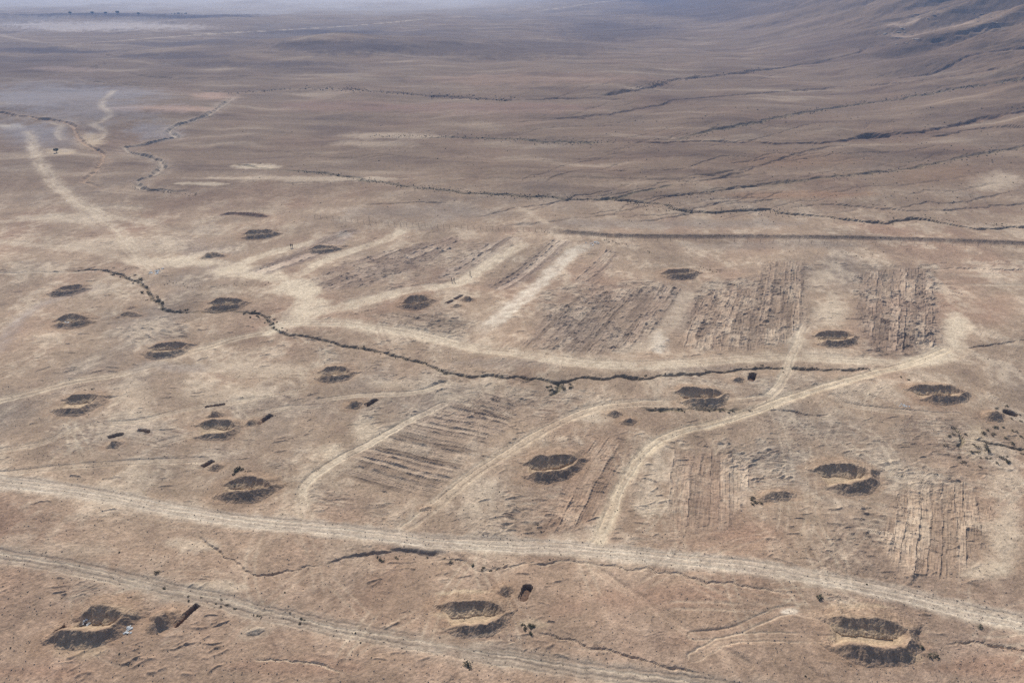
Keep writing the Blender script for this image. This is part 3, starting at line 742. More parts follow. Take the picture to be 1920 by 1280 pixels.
pit([(1889, 773), (1899, 776)], 2.2, 1.8, 'dark pit with orange lip right of a heap near the right edge', 'dug_pit')
pit([(1242, 512), (1262, 511)], .8, .6, 'thin trench left of the far earthwork below the bank')

# hollow floors of the earthworks are made with the banks below
FLOORS = []

# ------------------------------------------------------------------ materials
def mat_new(name):
    m = bpy.data.materials.new(name); m.use_nodes = True
    nt = m.node_tree; b = nt.nodes['Principled BSDF']
    b.inputs['Roughness'].default_value = 0.95
    b.inputs['Specular IOR Level'].default_value = 0.08
    return m, nt, b

def N(nt, kind, **kw):
    n = nt.nodes.new(kind)
    for k, v in kw.items(): setattr(n, k, v)
    return n

def noise_node(nt, src, scale, detail=4.0, rough=.6):
    n = N(nt, 'ShaderNodeTexNoise'); n.inputs['Scale'].default_value = scale
    n.inputs['Detail'].default_value = detail; n.inputs['Roughness'].default_value = rough
    nt.links.new(src, n.inputs['Vector']); return n.outputs['Fac']

def rng_node(nt, src, a, b, c, d):
    n = N(nt, 'ShaderNodeMapRange'); 
    for k, v in zip(('From Min', 'From Max', 'To Min', 'To Max'), (a, b, c, d)): n.inputs[k].default_value = v
    nt.links.new(src, n.inputs['Value']); return n.outputs[0]

def math_node(nt, op, a, b):
    n = N(nt, 'ShaderNodeMath', operation=op)
    for k, v in enumerate((a, b)):
        if isinstance(v, (int, float)): n.inputs[k].default_value = v
        else: nt.links.new(v, n.inputs[k])
    return n.outputs[0]

def soil_material(name, stony=0.0, bump=.8):
    m, nt, b = mat_new(name)
    at_ = N(nt, 'ShaderNodeAttribute', attribute_name='Col')
    geo = N(nt, 'ShaderNodeNewGeometry')
    p = geo.outputs['Position']
    a1 = rng_node(nt, noise_node(nt, p, 1.9, 5, .7), .25, .75, .62, 1.38)
    a2 = rng_node(nt, noise_node(nt, p, .22, 4, .6), .3, .7, .92, 1.08)
    a3 = rng_node(nt, noise_node(nt, p, 5.5, 2, .6), .58, .74, 1.0, .70 - .25 * stony)
    a4 = rng_node(nt, noise_node(nt, p, .62, 3, .65), .3, .7, .84, 1.16)
    f = math_node(nt, 'MULTIPLY', math_node(nt, 'MULTIPLY', math_node(nt, 'MULTIPLY', a1, a4), a2), a3)
    mx = N(nt, 'ShaderNodeVectorMath', operation='SCALE')
    nt.links.new(at_.outputs['Color'], mx.inputs[0]); nt.links.new(f, mx.inputs['Scale'])
    nt.links.new(mx.outputs[0], b.inputs['Base Color'])
    bp = N(nt, 'ShaderNodeBump'); bp.inputs['Strength'].default_value = bump; bp.inputs['Distance'].default_value = .22
    nt.links.new(noise_node(nt, p, 2.4, 6, .68), bp.inputs['Height'])
    nt.links.new(bp.outputs[0], b.inputs['Normal'])
    return m

M_SOIL = soil_material('desert soil')
M_BANK = soil_material('stony spoil', 1.0, .9)

# ------------------------------------------------------------------ mesh helpers
def mesh_np(name, V, Fq, col=None, mat=None, smooth=False):
    me = bpy.data.meshes.new(name)
    k = Fq.shape[1]
    me.vertices.add(len(V)); me.vertices.foreach_set('co', np.ascontiguousarray(V, np.float32).ravel())
    me.loops.add(Fq.size); me.loops.foreach_set('vertex_index', Fq.astype(np.int32).ravel())
    me.polygons.add(len(Fq)); me.polygons.foreach_set('loop_start', np.arange(0, Fq.size, k, dtype=np.int32))
    me.polygons.foreach_set('use_smooth', np.full(len(Fq), smooth))
    me.update(calc_edges=True)
    if col is not None:
        a = me.color_attributes.new('Col', 'FLOAT_COLOR', 'POINT')
        rgba = np.ones((len(V), 4), np.float32); rgba[:, :3] = np.clip(col, 0.02, .8)
        a.data.foreach_set('color', rgba.ravel())
    if mat: me.materials.append(mat)
    return me

def link(name, me, parent=None, loc=None):
    o = bpy.data.objects.new(name, me); COL.objects.link(o)
    if parent: o.parent = parent
    if loc is not None: o.location = loc
    return o

def tag(o, label=None, cat=None, group=None, kind=None):
    if label: o['label'] = label
    if cat: o['category'] = cat
    if group: o['group'] = group
    if kind: o['kind'] = kind
    return o

def gz(x, y):
    """height of the finished ground"""
    x = np.atleast_1d(np.asarray(x, float)); y = np.atleast_1d(np.asarray(y, float))
    i = np.clip(np.searchsorted(YR, y) - 1, 0, NRW - 2); t = (y - YR[i]) / (YR[i + 1] - YR[i])
    def row(i):
        u = x / WR[i]; j = np.clip(np.searchsorted(UC, u) - 1, 0, NCL - 2); f = (u - UC[j]) / (UC[j + 1] - UC[j])
        return Z[i, j] * (1 - f) + Z[i, j + 1] * f
    return row(i) * (1 - t) + row(i + 1) * t

def gc(x, y):
    i = np.clip(np.searchsorted(YR, y) - 1, 0, NRW - 1); j = np.clip(np.searchsorted(UC, x / WR[i]) - 1, 0, NCL - 1)
    return C[i, j]

# ------------------------------------------------------------------ earth banks and heaps
BANKS = []      # built once the ground is final
def seg_dist(x, y, w):
    D = np.full(x.shape, 1e6); S = np.zeros(x.shape); L = 0; P = np.zeros(x.shape)
    for k in range(len(w) - 1):
        a, b = w[k], w[k + 1]; d = b - a; l = math.hypot(*d)
        t = np.clip(((x - a[0]) * d[0] + (y - a[1]) * d[1]) / (l * l + 1e-9), 0, 1)
        dd = np.hypot(x - a[0] - t * d[0], y - a[1] - t * d[1])
        bt = dd < D; D = np.where(bt, dd, D); S = np.where(bt, L + t * l, S); P = np.where(bt, (y - a[1] - t * d[1]) / (dd + 1e-6), P); L += l
    return D, S, L, P

def bank(crest_px, h, label, name='earth_bank', cat='earth bank', group=None, slope=.78, color=BANK, floor=True, step=400, dig=0.95, endlow=.25, top=.05, seed=0):
    h = h * (.95 if name != 'earthwork' else .86 + .22 * ((seed * .61) % 1))
    w = wpath(crest_px, step, dz=h * .85)
    if name == 'earthwork': w = w + np.random.default_rng(seed).normal(size=w.shape) * .22
    r = h / slope * 1.7 + 1.5
    R = float(np.hypot(*w.mean(0)))
    c = min(.55, max(.14, R * .00125))
    x0, y0 = w.min(0) - r; x1, y1 = w.max(0) + r
    gx = np.arange(x0, x1, c); gy = np.arange(y0, y1, c)
    gX, gY = np.meshgrid(gx, gy)
    D, S, L, P = seg_dist(gX, gY, w)
    steep = slope
    if name in ('earthwork', 'earth_bank'):
        ins = np.zeros(gX.shape, bool)
        for k in range(len(w)):
            a, b = w[k], w[(k + 1) % len(w)]
            ins ^= ((a[1] > gY) != (b[1] > gY)) & (gX < (b[0] - a[0]) * (gY - a[1]) / (b[1] - a[1] + 1e-9) + a[0])
        if name == 'earth_bank': ins[:] = False
        gentle = sstep(-.25, .55, P + .25 * pnoise(gX / 2, gY / 2, 158))
        slope = slope * np.where(ins, 1.2, 1 - (.42 + .2 * ((seed * .83) % 1)) * gentle)
    D = D + .12 * h * pnoise(gX / 2.6, gY / 2.6, 150 + seed % 9) + .05 * h * pnoise(gX / .9, gY / .9, 151)
    hh = h * (0.97 + .22 * pnoise(S / 4.5, S * 0 + seed * 1.3, 152) + .13 * pnoise(S / 1.5, S * 0 + seed, 153))
    hh = hh * (endlow + (1 - endlow) * np.minimum(sstep(0, min(3.0, L * .3), S), 1 - sstep(L - min(3.0, L * .3), L, S))) if endlow < 1 else hh
    if name == 'earthwork': hh = hh * (1 - (.18 + .25 * ((seed * .37) % 1)) * np.exp(-((S / L - .5) / .11) ** 2))
    flat = top * h
    H = hh - slope * np.maximum(np.sqrt(D.clip(0) ** 2 + flat ** 2) - flat, 0)
    foot = .45
    H = np.where(H < foot, foot - (foot - H) * .62, H) - .10
    rill = pnoise(S / .8, D * .5, 156) * np.clip(H / h, 0, 1)
    H = H + .08 * pnoise(gX / 1.4, gY / 1.4, 157) * np.clip(H / h + .2, 0, 1) + .06 * rill + .05 * h ** .5 * pnoise(gX / .6, gY / .6, 154) + .06 * pnoise(gX / .32, gY / .32, 155)
    keep = H > -.30
    BANKS.append((name, label, cat, group, gX, gY, H, keep, color, w, h, seed))
    # ground under the bank is left smooth; the enclosed floor is dug out a little
    if floor and len(crest_px) > 4:
        W, sd = poly_field(w, 1.0)
        m = sstep(.9, 1.7, sd)
        Z[W] -= dig * m
        paint(W, OCHRE, sstep(.3, 1.4, sd) * .9)
    # stony skirt
    W, D2, S2, G2, L2 = path_field(w, r + 2)
    paint(W, color, (1 - sstep(r * .4, r * .8, D2)) * .35)
    # levelled road under the bank
    BL = 1 - sstep(r * .8, r + 1.5, D2)
    Z[W] += (base(X[W], Y[W]) - Z[W]) * BL * .6

U = lambda *p: list(p)
GU = 'U shaped earthworks over the plain'
def ubank(crest, h, label, seed):
    bank(crest, h, label, 'earthwork', 'earthwork', GU, seed=seed)
ubank(U((1548, 1151), (1590, 1154), (1640, 1159), (1680, 1166), (1704, 1178), (1710, 1196), (1698, 1212), (1668, 1217), (1620, 1211), (1562, 1202)), 1.75, 'large U shaped earthwork at the lower right below the gravel road', 1)
ubank(U((820, 1126), (860, 1124), (900, 1126), (936, 1131), (948, 1142), (934, 1156), (914, 1168), (880, 1171), (834, 1169)), 1.6, 'U shaped earthwork at bottom centre beside a rounded pit', 2)
ubank(U((138, 1144), (170, 1134), (200, 1133), (228, 1142), (230, 1156), (208, 1171), (180, 1182), (140, 1181), (100, 1181), (78, 1190)), 1.7, 'U shaped earthwork in the lower left corner with white rubble', 3)
ubank(U((420, 899), (448, 893), (480, 893), (500, 898), (512, 906), (498, 914), (470, 921), (440, 923), (406, 922)), 1.7, 'U shaped earthwork just above the gravel road with shrubs behind', 4)
ubank(U((368, 790), (400, 786), (432, 788), (443, 794), (436, 803), (420, 810), (395, 813), (366, 811)), 1.5, 'U shaped earthwork downhill of a conical heap', 5)
ubank(U((112, 744), (140, 740), (168, 738), (182, 742), (176, 752), (150, 763), (120, 765), (95, 763)), 1.5, 'U shaped earthwork under the pale track on the left', 6)
ubank(U((278, 646), (300, 642), (335, 640), (350, 643), (340, 652), (315, 659), (290, 660), (264, 657)), 1.5, 'U shaped earthwork surrounded by raked marks above the pale track', 7)
ubank(U((104, 594), (128, 588), (152, 590), (168, 593), (160, 599), (135, 605), (95, 605)), 1.5, 'U shaped earthwork beside the faint grey track on the left', 8)
ubank(U((104, 538), (125, 535), (150, 533), (154, 538), (135, 544), (110, 547), (86, 547)), 1.4, 'small U shaped earthwork farthest up the left edge', 9)
ubank(U((392, 562), (420, 558), (450, 559), (456, 563), (445, 569), (415, 573), (386, 573)), 1.6, 'U shaped earthwork on the far bank of the stream bed', 10)
ubank(U((455, 433), (480, 430), (508, 430), (514, 434), (500, 438), (478, 440), (453, 440)), 1.7, 'U shaped earthwork far back above the left scraped strips', 11)
ubank(U((596, 692), (625, 686), (648, 687), (660, 694), (650, 701), (625, 705), (592, 703)), 1.5, 'U shaped earthwork on the near bank left of the winding stream', 12)
ubank(U((752, 559), (770, 554), (790, 554), (806, 558), (798, 565), (778, 570), (746, 568)), 1.6, 'U shaped earthwork below the lane with the three walkers', 13)
ubank(U((1240, 506), (1265, 503), (1292, 503), (1304, 507), (1294, 512), (1270, 514), (1246, 514)), 1.6, 'far U shaped earthwork below the long earth bank', 14)
ubank(U((1526, 623), (1555, 620), (1588, 621), (1606, 627), (1600, 635), (1570, 639), (1534, 638)), 1.7, 'U shaped earthwork left of the cross hatched plot', 15)
ubank(U((1266, 728), (1300, 726), (1335, 727), (1358, 733), (1350, 743), (1320, 747), (1278, 746)), 1.6, 'U shaped earthwork on the near bank left of the square pit', 16)
ubank(U((1700, 722), (1740, 720), (1785, 722), (1812, 731), (1800, 740), (1770, 743), (1732, 742)), 1.7, 'U shaped earthwork below the pale road junction on the right', 17)
ubank(U((984, 858), (1020, 853), (1066, 853), (1084, 858), (1076, 870), (1058, 880), (1020, 884), (982, 884)), 1.6, 'sharp cornered U shaped earthwork between the two dirt tracks', 18)
ubank(U((1524, 873), (1560, 867), (1605, 869), (1630, 879), (1634, 893), (1618, 903), (1590, 906), (1550, 905)), 1.8, 'U shaped earthwork above the gridded blade marks', 19)
ubank(U((580, 463), (600, 459), (622, 460), (636, 463), (620, 467), (600, 469), (575, 468)), 1.4, 'low U shaped earthwork right of the two most distant walkers', 20)

GH = 'heaps of dug spoil'
def heap(crest, h, label, seed, slope=.8, color=BANK, **k):
    bank(crest, h, label, 'spoil_heap', 'spoil heap', GH, slope=slope, floor=False, color=color, endlow=.55, top=.3, seed=seed, step=4, **k)
heap([(288, 1163), (303, 1151), (318, 1142)], 1.7, 'large dark spoil heap beside the long narrow trench', 31)
heap([(936, 1102), (952, 1096)], 1.3, 'rounded spoil heap beside the dark pit at bottom centre', 32)
heap([(396, 871), (410, 868)], 1.2, 'dark spoil heap beside the short trench above the gravel road', 33)
heap([(394, 772), (410, 769)], 1.7, 'conical spoil heap behind the earthwork in the left middle', 34)
heap([(462, 790), (478, 784)], 1.1, 'low spoil heap left of the slanting trench', 35)
heap([(206, 829), (222, 824)], 1.2, 'dark spoil heap below the small slit trench', 36)
heap([(655, 754), (672, 749)], 1.5, 'lone dark spoil heap beside the dark brown trench', 37)
heap([(868, 556), (884, 556)], 1.4, 'pointed spoil heap right of the two trenches in line', 38)
heap([(848, 572), (862, 569)], .9, 'low spoil heap below the two trenches in line', 39)
heap([(1376, 709), (1390, 705)], 1.1, 'small grey spoil heap left of the square reddish pit', 40)
heap([(1854, 775), (1874, 770)], 1.5, 'spoil heap ringed by shrubs near the right edge', 41)
heap([(1432, 926), (1450, 921), (1484, 918)], 1.5, 'long dark spoil heap right of the reddish strips', 42)
heap([(1142, 771), (1160, 769)], 1.1, 'broken spoil heap above the diagonal track', 43)
heap([(1168, 786), (1186, 783)], 1.1, 'rounded spoil heap beside the broken one above the diagonal track', 44)
heap([(222, 590), (238, 584), (262, 587)], 1.1, 'rough spoil heap with raked side between two left earthworks', 45)
heap([(240, 575), (252, 573)], .7, 'small spoil heap behind the rough one on the left', 46)
heap([(380, 478), (398, 473), (416, 474)], 1.7, 'dark spoil heap at the edge of the pale crossing', 47)
heap([(416, 399), (440, 397), (470, 399), (498, 402)], 1.2, 'long low reddish spoil heap in the far left middle', 48, color=lin(120, 92, 78))
heap([(235, 1119), (248, 1115)], .9, 'small dark spoil heap above the lower left earthwork', 49)
heap([(790, 952), (805, 948)], .4, 'tiny spoil heap beside the double track', 50)
heap([(466, 1182), (492, 1176)], .6, 'low pale spoil heap below the older gravel road', 51, color=PALE)
heap([(640, 460), (652, 459)], .7, 'small brown spoil heap beside the low far earthwork', 52)
bank([(1050, 430), (1100, 434), (1150, 438), (1200, 439), (1300, 440), (1400, 440), (1500, 441), (1600, 442), (1700, 445), (1800, 448), (1960, 454)], 1.15,
     'long straight earth bank running to the right edge behind the fence', 'earth_bank', 'earth bank', None, color=lin(128, 110, 94), floor=False, step=14, slope=.52, seed=60)

# a warm cast and a little more contrast between the soils
WARM = np.array([1.06, .99, .925], np.float32)
def grade(c):
    mean = TAN * WARM
    return mean * np.power(np.maximum(c * WARM / mean, 1e-3), 1.22)
C = grade(C).astype(np.float32)
# ------------------------------------------------------------------ build the ground, area by area
vid = np.arange(NRW * NCL).reshape(NRW, NCL)
quads = np.stack([vid[:-1, :-1], vid[:-1, 1:], vid[1:, 1:], vid[1:, :-1]], -1).reshape(-1, 4)
fid = ID[:-1, :-1].ravel()
VV = np.stack([X, Y, Z], -1).reshape(-1, 3); CC = C.reshape(-1, 3)
for k, (name, label, kind, cat) in AREAS.items():
    q = quads[fid == k]
    if len(q) == 0: continue
    used, inv = np.unique(q, return_inverse=True)
    me = mesh_np(name, VV[used], inv.reshape(-1, 4), CC[used], M_SOIL)
    o = link(name, me)
    tag(o, label, cat, None, None if kind == 'thing' else kind)

for name, label, cat, group, gX, gY, H, keep, color, w, h, seed in BANKS:
    ny, nx = gX.shape
    face = keep[:-1, :-1] | keep[1:, :-1] | keep[:-1, 1:] | keep[1:, 1:]
    ids = np.arange(ny * nx).reshape(ny, nx)
    q = np.stack([ids[:-1, :-1], ids[:-1, 1:], ids[1:, 1:], ids[1:, :-1]], -1)[face]
    used, inv = np.unique(q, return_inverse=True)
    x, y, hh = gX.ravel()[used], gY.ravel()[used], H.ravel()[used]
    zb = base(x, y)
    z = zb + np.maximum(hh, -.8)
    z = np.where(keep.ravel()[used], z, zb - 1.2)
    t = np.clip(hh / h, 0, 1)
    nse = fbm(x / 1.4, y / 1.4, 3, 160)
    k_ = (.5 * sstep(0, .4, t))[:, None]
    col = gc(x, y) * (1 - k_) + color[None] * k_
    col = col * (1 + .22 * nse)[:, None]
    ox, oy = w.mean(0); oz = float(gz(ox, oy)[0])
    me = mesh_np(name, np.stack([x - ox, y - oy, z - oz], 1), inv.reshape(-1, 4), col, M_BANK)
    o = link(name, me, loc=(ox, oy, oz))
    tag(o, label, cat, group)

# ------------------------------------------------------------------ plain coloured materials
def leaf_material(name, c1, c2):
    m, nt, b = mat_new(name)
    geo = N(nt, 'ShaderNodeNewGeometry'); oi = N(nt, 'ShaderNodeObjectInfo')
    f = noise_node(nt, geo.outputs['Position'], 3.0, 3)
    f = math_node(nt, 'ADD', f, math_node(nt, 'MULTIPLY', oi.outputs['Random'], .3))
    r = N(nt, 'ShaderNodeValToRGB')
    r.color_ramp.elements[0].position = .35; r.color_ramp.elements[1].position = .85
    r.color_ramp.elements[0].color = (*c1, 1); r.color_ramp.elements[1].color = (*c2, 1)
    nt.links.new(f, r.inputs[0]); nt.links.new(r.outputs[0], b.inputs['Base Color'])
    return m
def tone_material(name, c1, c2, scale=4.0, rough=.9):
    m = leaf_material(name, c1, c2)
    m.node_tree.nodes['Principled BSDF'].inputs['Roughness'].default_value = rough
    m.node_tree.nodes['Noise Texture'].inputs['Scale'].default_value = scale
    return m
M_SHRUB = leaf_material('dry desert shrub', (.040, .038, .024), (.115, .105, .066))
M_TREE = leaf_material('distant foliage', (.035, .045, .025), (.07, .085, .045))
M_BARK = tone_material('bark', (.10, .075, .05), (.16, .12, .09))
M_ROCK = tone_material('pale limestone', (.26, .21, .17), (.46, .39, .32), 1.2)
M_WHITE = tone_material('white rubble', (.36, .37, .36), (.66, .67, .66), 6)
M_STONE = tone_material('dark stone', (.07, .06, .05), (.15, .125, .105), 3)
M_GRAVEL = tone_material('loose brown stone', (.17, .135, .11), (.34, .28, .225), 2)
M_POST = tone_material('weathered fence post', (.05, .045, .04), (.11, .10, .09), 3)
M_WIRE = tone_material('rusty wire', (.10, .08, .07), (.16, .13, .11), 3, .6)

# ------------------------------------------------------------------ shrubs
def shrub_mesh(seed, n=64):
    r = np.random.default_rng(seed)
    V, Fc = [], []
    lob = r.normal(size=(4, 2)) * .28
    for k in range(n):
        c = lob[r.integers(4)]
        d = r.normal(size=3); d[2] = abs(d[2]); d /= np.linalg.norm(d)
        rad = r.uniform(.45, 1.0) ** .5
        p = np.array([c[0] + d[0] * .36 * rad, c[1] + d[1] * .36 * rad, .03 + d[2] * .52 * rad])
        a = r.normal(size=3); a /= np.linalg.norm(a); b = np.cross(a, d + .3 * r.normal(size=3)); b /= np.linalg.norm(b) + 1e-6
        sa, sb = r.uniform(.08, .16), r.uniform(.06, .11)
        i = len(V); V += [p - a * sa, p + b * sb, p + a * sa, p - b * sb]; Fc.append((i, i + 1, i + 2, i + 3))
    for k in range(5):      # twigs
        a = r.uniform(0, 6.28); t = np.array([math.cos(a) * .3, math.sin(a) * .3, .4]); s = np.array([-math.sin(a), math.cos(a), 0]) * .018
        i = len(V); V += [-s + (0, 0, -.15), s + (0, 0, -.15), t + s * .4, t - s * .4]; Fc.append((i, i + 1, i + 2, i + 3))
    return mesh_np('shrub', np.array(V), np.array(Fc), None, M_SHRUB)
SHRUBS = [shrub_mesh(500 + k) for k in range(6)]

def place_shrubs(pts, size, label, group):
    for x, y in pts:
        s = rng.uniform(*size) * max(1.0, (math.hypot(x, y) / 210)) ** .8
        o = link('shrub', SHRUBS[rng.integers(6)], loc=(x, y, float(gz(x, y)[0]) - .02))
        o.scale = (s * rng.uniform(.85, 1.25), s * rng.uniform(.85, 1.25), s * rng.uniform(.75, 1.05))
        o.rotation_euler = (0, 0, rng.uniform(0, 6.28))
        tag(o, label, 'shrub', group)

def along(pts, n, spread):
    w = wpath(pts, 6)
    L = np.concatenate([[0], np.cumsum(np.hypot(*np.diff(w, axis=0).T))])
    t = np.sort(rng.uniform(0, L[-1], n)); 
    p = np.stack([np.interp(t, L, w[:, 0]), np.interp(t, L, w[:, 1])], 1)
    return p + rng.normal(size=p.shape) * spread

def around(px, py, rx, ry, n):
    a = rng.uniform(0, 6.28, n); r = np.sqrt(rng.uniform(0, 1, n))
    return at(px + rx * r * np.cos(a), py + ry * r * np.sin(a))

place_shrubs(along(WADI[2:8], 36, 1.1), (.4, 1.05), 'dark shrub crowding the left bend of the winding stream bed', 'shrubs in the left bend of the stream bed')
place_shrubs(along(WADI[8:12], 26, 1.2), (.4, 1.0), 'dark shrub in the stream bed where the pale track crosses', 'shrubs at the stream crossing')
place_shrubs(along(WADI[12:20], 26, .6), (.35, .8), 'dark shrub along the rim of the middle stream bed', 'shrubs along the middle stream bed')
place_shrubs(along(WADI[20:29], 26, .8), (.35, .85), 'dark shrub along the right arm of the stream bed', 'shrubs along the right arm of the stream bed')
place_shrubs(around(1048, 726, 28, 12, 14), (.5, 1.0), 'dark shrub in the side hollow below the stream bed', 'shrubs in the side hollow')
place_shrubs(along([(1200, 764), (1300, 767), (1405, 769)], 16, .5), (.45, .9), 'shrub in the short gully ending at the diagonal track', 'shrubs in the short gully')
place_shrubs(around(1850, 835, 80, 42, 40), (.45, 1.05), 'shrub in the scrubby yellow patch at the right edge', 'shrubs in the yellow patch')
place_shrubs(at([1857, 1868, 1868, 1880, 1889, 1896, 1904, 1912, 1916], [782, 766, 786, 777, 762, 785, 780, 779, 791]), (.5, .85), 'small shrub ringing the heap and pit near the right edge', 'shrubs ringing heap and pit')
place_shrubs(around(448, 882, 24, 7, 8), (.7, 1.2), 'dark shrub behind the earthwork above the gravel road', 'shrubs behind an earthwork')
place_shrubs(at([447], [909]), (1.0, 1.1), 'single dark shrub inside the earthwork above the gravel road', 'shrub inside an earthwork')
place_shrubs(along([(700, 1050), (800, 1048), (880, 1062), (910, 1068), (960, 1058)], 14, .5), (.4, .8), 'small shrub along the thin gully below the gravel road', 'shrubs along the thin gully')
place_shrubs(around(990, 1178, 20, 10, 12), (.35, .7), 'small shrub on the pale patch right of the bottom centre earthwork', 'shrubs on a pale patch')
place_shrubs(along([(270, 1105), (400, 1125), (520, 1150), (600, 1165)], 16, .9), (.3, .6), 'low shrub beside the older grey gravel road', 'shrubs beside the older road')
place_shrubs(at([296], [1075]), (.8, .9), 'lone dark shrub above the older grey gravel road', 'lone shrub')
place_shrubs(at([1540, 1838, 1752, 1722], [1120, 1175, 1230, 1215]), (.7, 1.1), 'scattered dark shrub around the lower right earthwork', 'shrubs around the lower right earthwork')
place_shrubs(at([875, 880], [1246, 1252]), (.8, 1.2), 'dark shrub at the bottom edge of the picture', 'shrubs at the bottom edge')
place_shrubs(around(1415, 938, 18, 8, 9), (.6, 1.0), 'dark shrub left of the long dark spoil heap', 'shrubs by the long heap')
place_shrubs(at([160, 172, 178, 190, 200, 1690, 1702], [733, 731, 737, 746, 743, 708, 712]), (.5, .9), 'shrub standing behind a U shaped earthwork', 'shrubs behind earthworks')

def scatter_mesh(name, pts, size, label, mat, leafy):
    """uncountable small scrub or stones as one mesh"""
    V, Fc = [], []
    zz = gz(pts[:, 0], pts[:, 1])
    rr = np.random.default_rng(77)
    for (x, y), z in zip(pts, zz):
        s = rr.uniform(*size) * (max(.5, math.hypot(x, y) / 420) if leafy else 1)
        i = len(V); k = 5
        a = rr.uniform(0, 6.28) + np.arange(k) * 6.283 / k
        rad = s * rr.uniform(.6, 1.1, k)
        V += [(x + rad[q] * math.cos(a[q]), y + rad[q] * math.sin(a[q]), z - .05 * s) for q in range(k)]
        V += [(x + .7 * rad[q] * math.cos(a[q] + .3), y + .7 * rad[q] * math.sin(a[q] + .3), z + s * rr.uniform(.45, .8)) for q in range(k)]
        V.append((x + rr.normal() * .1 * s, y + rr.normal() * .1 * s, z + s * rr.uniform(.75, 1.0)))
        for q in range(k):
            n = (q + 1) % k
            Fc += [(i + q, i + n, i + k + n), (i + q, i + k + n, i + k + q), (i + k + q, i + k + n, i + 2 * k)]
    me = mesh_np(name, np.array(V), np.array(Fc), None, mat)
    return tag(link(name, me), label, 'scrub' if leafy else 'stones', None, 'stuff')

far_lines = [([(700, 256), (850, 255), (950, 260), (1050, 265), (1155, 268)], 240, 3.5), ([(640, 166), (830, 180), (970, 186)], 220, 4), ([(1000, 367), (1150, 372), (1280, 393), (1450, 391)], 260, 2.2),
             ([(640, 330), (780, 350), (920, 363), (1010, 368)], 320, 2.5), ([(1540, 403), (1660, 416), (1720, 409), (1920, 425)], 160, 1.5), ([(1280, 258), (1410, 230), (1570, 200), (1800, 165), (1920, 150)], 320, 3),
             ([(1280, 368), (1450, 343), (1680, 318), (1920, 273)], 200, 3), ([(440, 176), (540, 166), (640, 166)], 60, 3), ([(1180, 168), (1260, 150), (1440, 128)], 140, 4), ([(1130, 450), (1200, 468), (1230, 476)], 30, .8),
             ([(1310, 502), (1345, 510)], 22, .7), ([(1000, 435), (1060, 432)], 10, .8), ([(240, 350), (370, 366)], 50, 2), ([(1400, 400), (1500, 396)], 60, 4), ([(1850, 680), (1925, 694)], 24, 1.5), ([(420, 398), (500, 400)], 24, 1.2),
             ([(560, 320), (640, 328)], 50, 2), ([(1440, 462), (1560, 470), (1700, 468)], 20, 3), ([(300, 535), (420, 535), (520, 530)], 40, 1.5)]
pts = np.vstack([along(p, n, s) for p, n, s in far_lines] + [at(rng.uniform(1150, 1920, 420), rng.uniform(200, 420, 420)), at(rng.uniform(450, 1150, 120), rng.uniform(230, 420, 120)), at(rng.uniform(-20, 1940, 60), rng.uniform(700, 1290, 60))])
scatter_mesh('desert_scrub', pts, (.16, .46), 'tiny dark scrub dotted along the background channels and slopes', M_SHRUB, True)
n = 5200
pp = np.vstack([at(rng.uniform(-40, 1960, n), rng.uniform(700, 1300, n)), at(rng.uniform(560, 1800, 900), rng.uniform(450, 700, 900))])
scatter_mesh('loose_stones', pp, (.05, .17), 'loose stones and clods strewn over the foreground', M_GRAVEL, False)

# ------------------------------------------------------------------ rocks and rubble
def block_mesh(name, seed, mat, flat=.6):
    r = np.random.default_rng(seed)
    V = np.array([(sx_ * r.uniform(.32, .55), sy_ * r.uniform(.32, .55), sz_ * flat * r.uniform(.8, 1.1)) for sx_ in (-1, 1) for sy_ in (-1, 1) for sz_ in (-.35, .65)])
    V += r.normal(size=V.shape) * .05
    V = np.vstack([V, [(0, 0, flat * .82), (r.uniform(.5, .62), 0, .1), (-r.uniform(.5, .62), 0, .1), (0, r.uniform(.5, .62), .1), (0, -r.uniform(.5, .62), .1)]])
    idx = lambda a, b, c: a * 4 + b * 2 + c
    def cap(c, ring): return [(ring[k], ring[(k + 1) % 4], c) for k in range(4)]
    Fc = cap(8, [idx(0, 0, 1), idx(1, 0, 1), idx(1, 1, 1), idx(0, 1, 1)]) + cap(9, [idx(1, 0, 0), idx(1, 1, 0), idx(1, 1, 1), idx(1, 0, 1)]) \
        + cap(10, [idx(0, 1, 0), idx(0, 0, 0), idx(0, 0, 1), idx(0, 1, 1)]) + cap(11, [idx(1, 1, 0), idx(0, 1, 0), idx(0, 1, 1), idx(1, 1, 1)]) + cap(12, [idx(0, 0, 0), idx(1, 0, 0), idx(1, 0, 1), idx(0, 0, 1)])
    return mesh_np(name, V, np.array(Fc), None, mat)
ROCKS = [block_mesh('rock', 600 + k, M_ROCK) for k in range(5)]
for bx, by, rx, ry, n, lab, grp in [(1690, 68, 40, 16, 22, 'pale rock of the outcrop on the mountain slope', 'rocks of the pale outcrop'),
                                     (1850, 36, 40, 12, 14, 'pale rock above the outcrop near the top right corner', 'rocks near the top right corner'),
                                     (1735, 28, 30, 8, 8, 'pale rock on the ridge behind the outcrop', 'rocks on the ridge')]:
    for x, y in around(bx, by, rx, ry, n):
        o = link('rock', ROCKS[rng.integers(5)], loc=(x, y, float(gz(x, y)[0])))
        s = rng.uniform(1.2, 3.0); o.scale = (s * rng.uniform(.8, 1.9), s, s * rng.uniform(.4, .7)); o.rotation_euler = (0, 0, rng.uniform(0, 3))
        tag(o, lab, 'rock', grp)
BLOCKS = [block_mesh('block', 620 + k, M_WHITE, .45) for k in range(4)]
DBLOCKS = [block_mesh('block', 630 + k, M_STONE, .5) for k in range(3)]
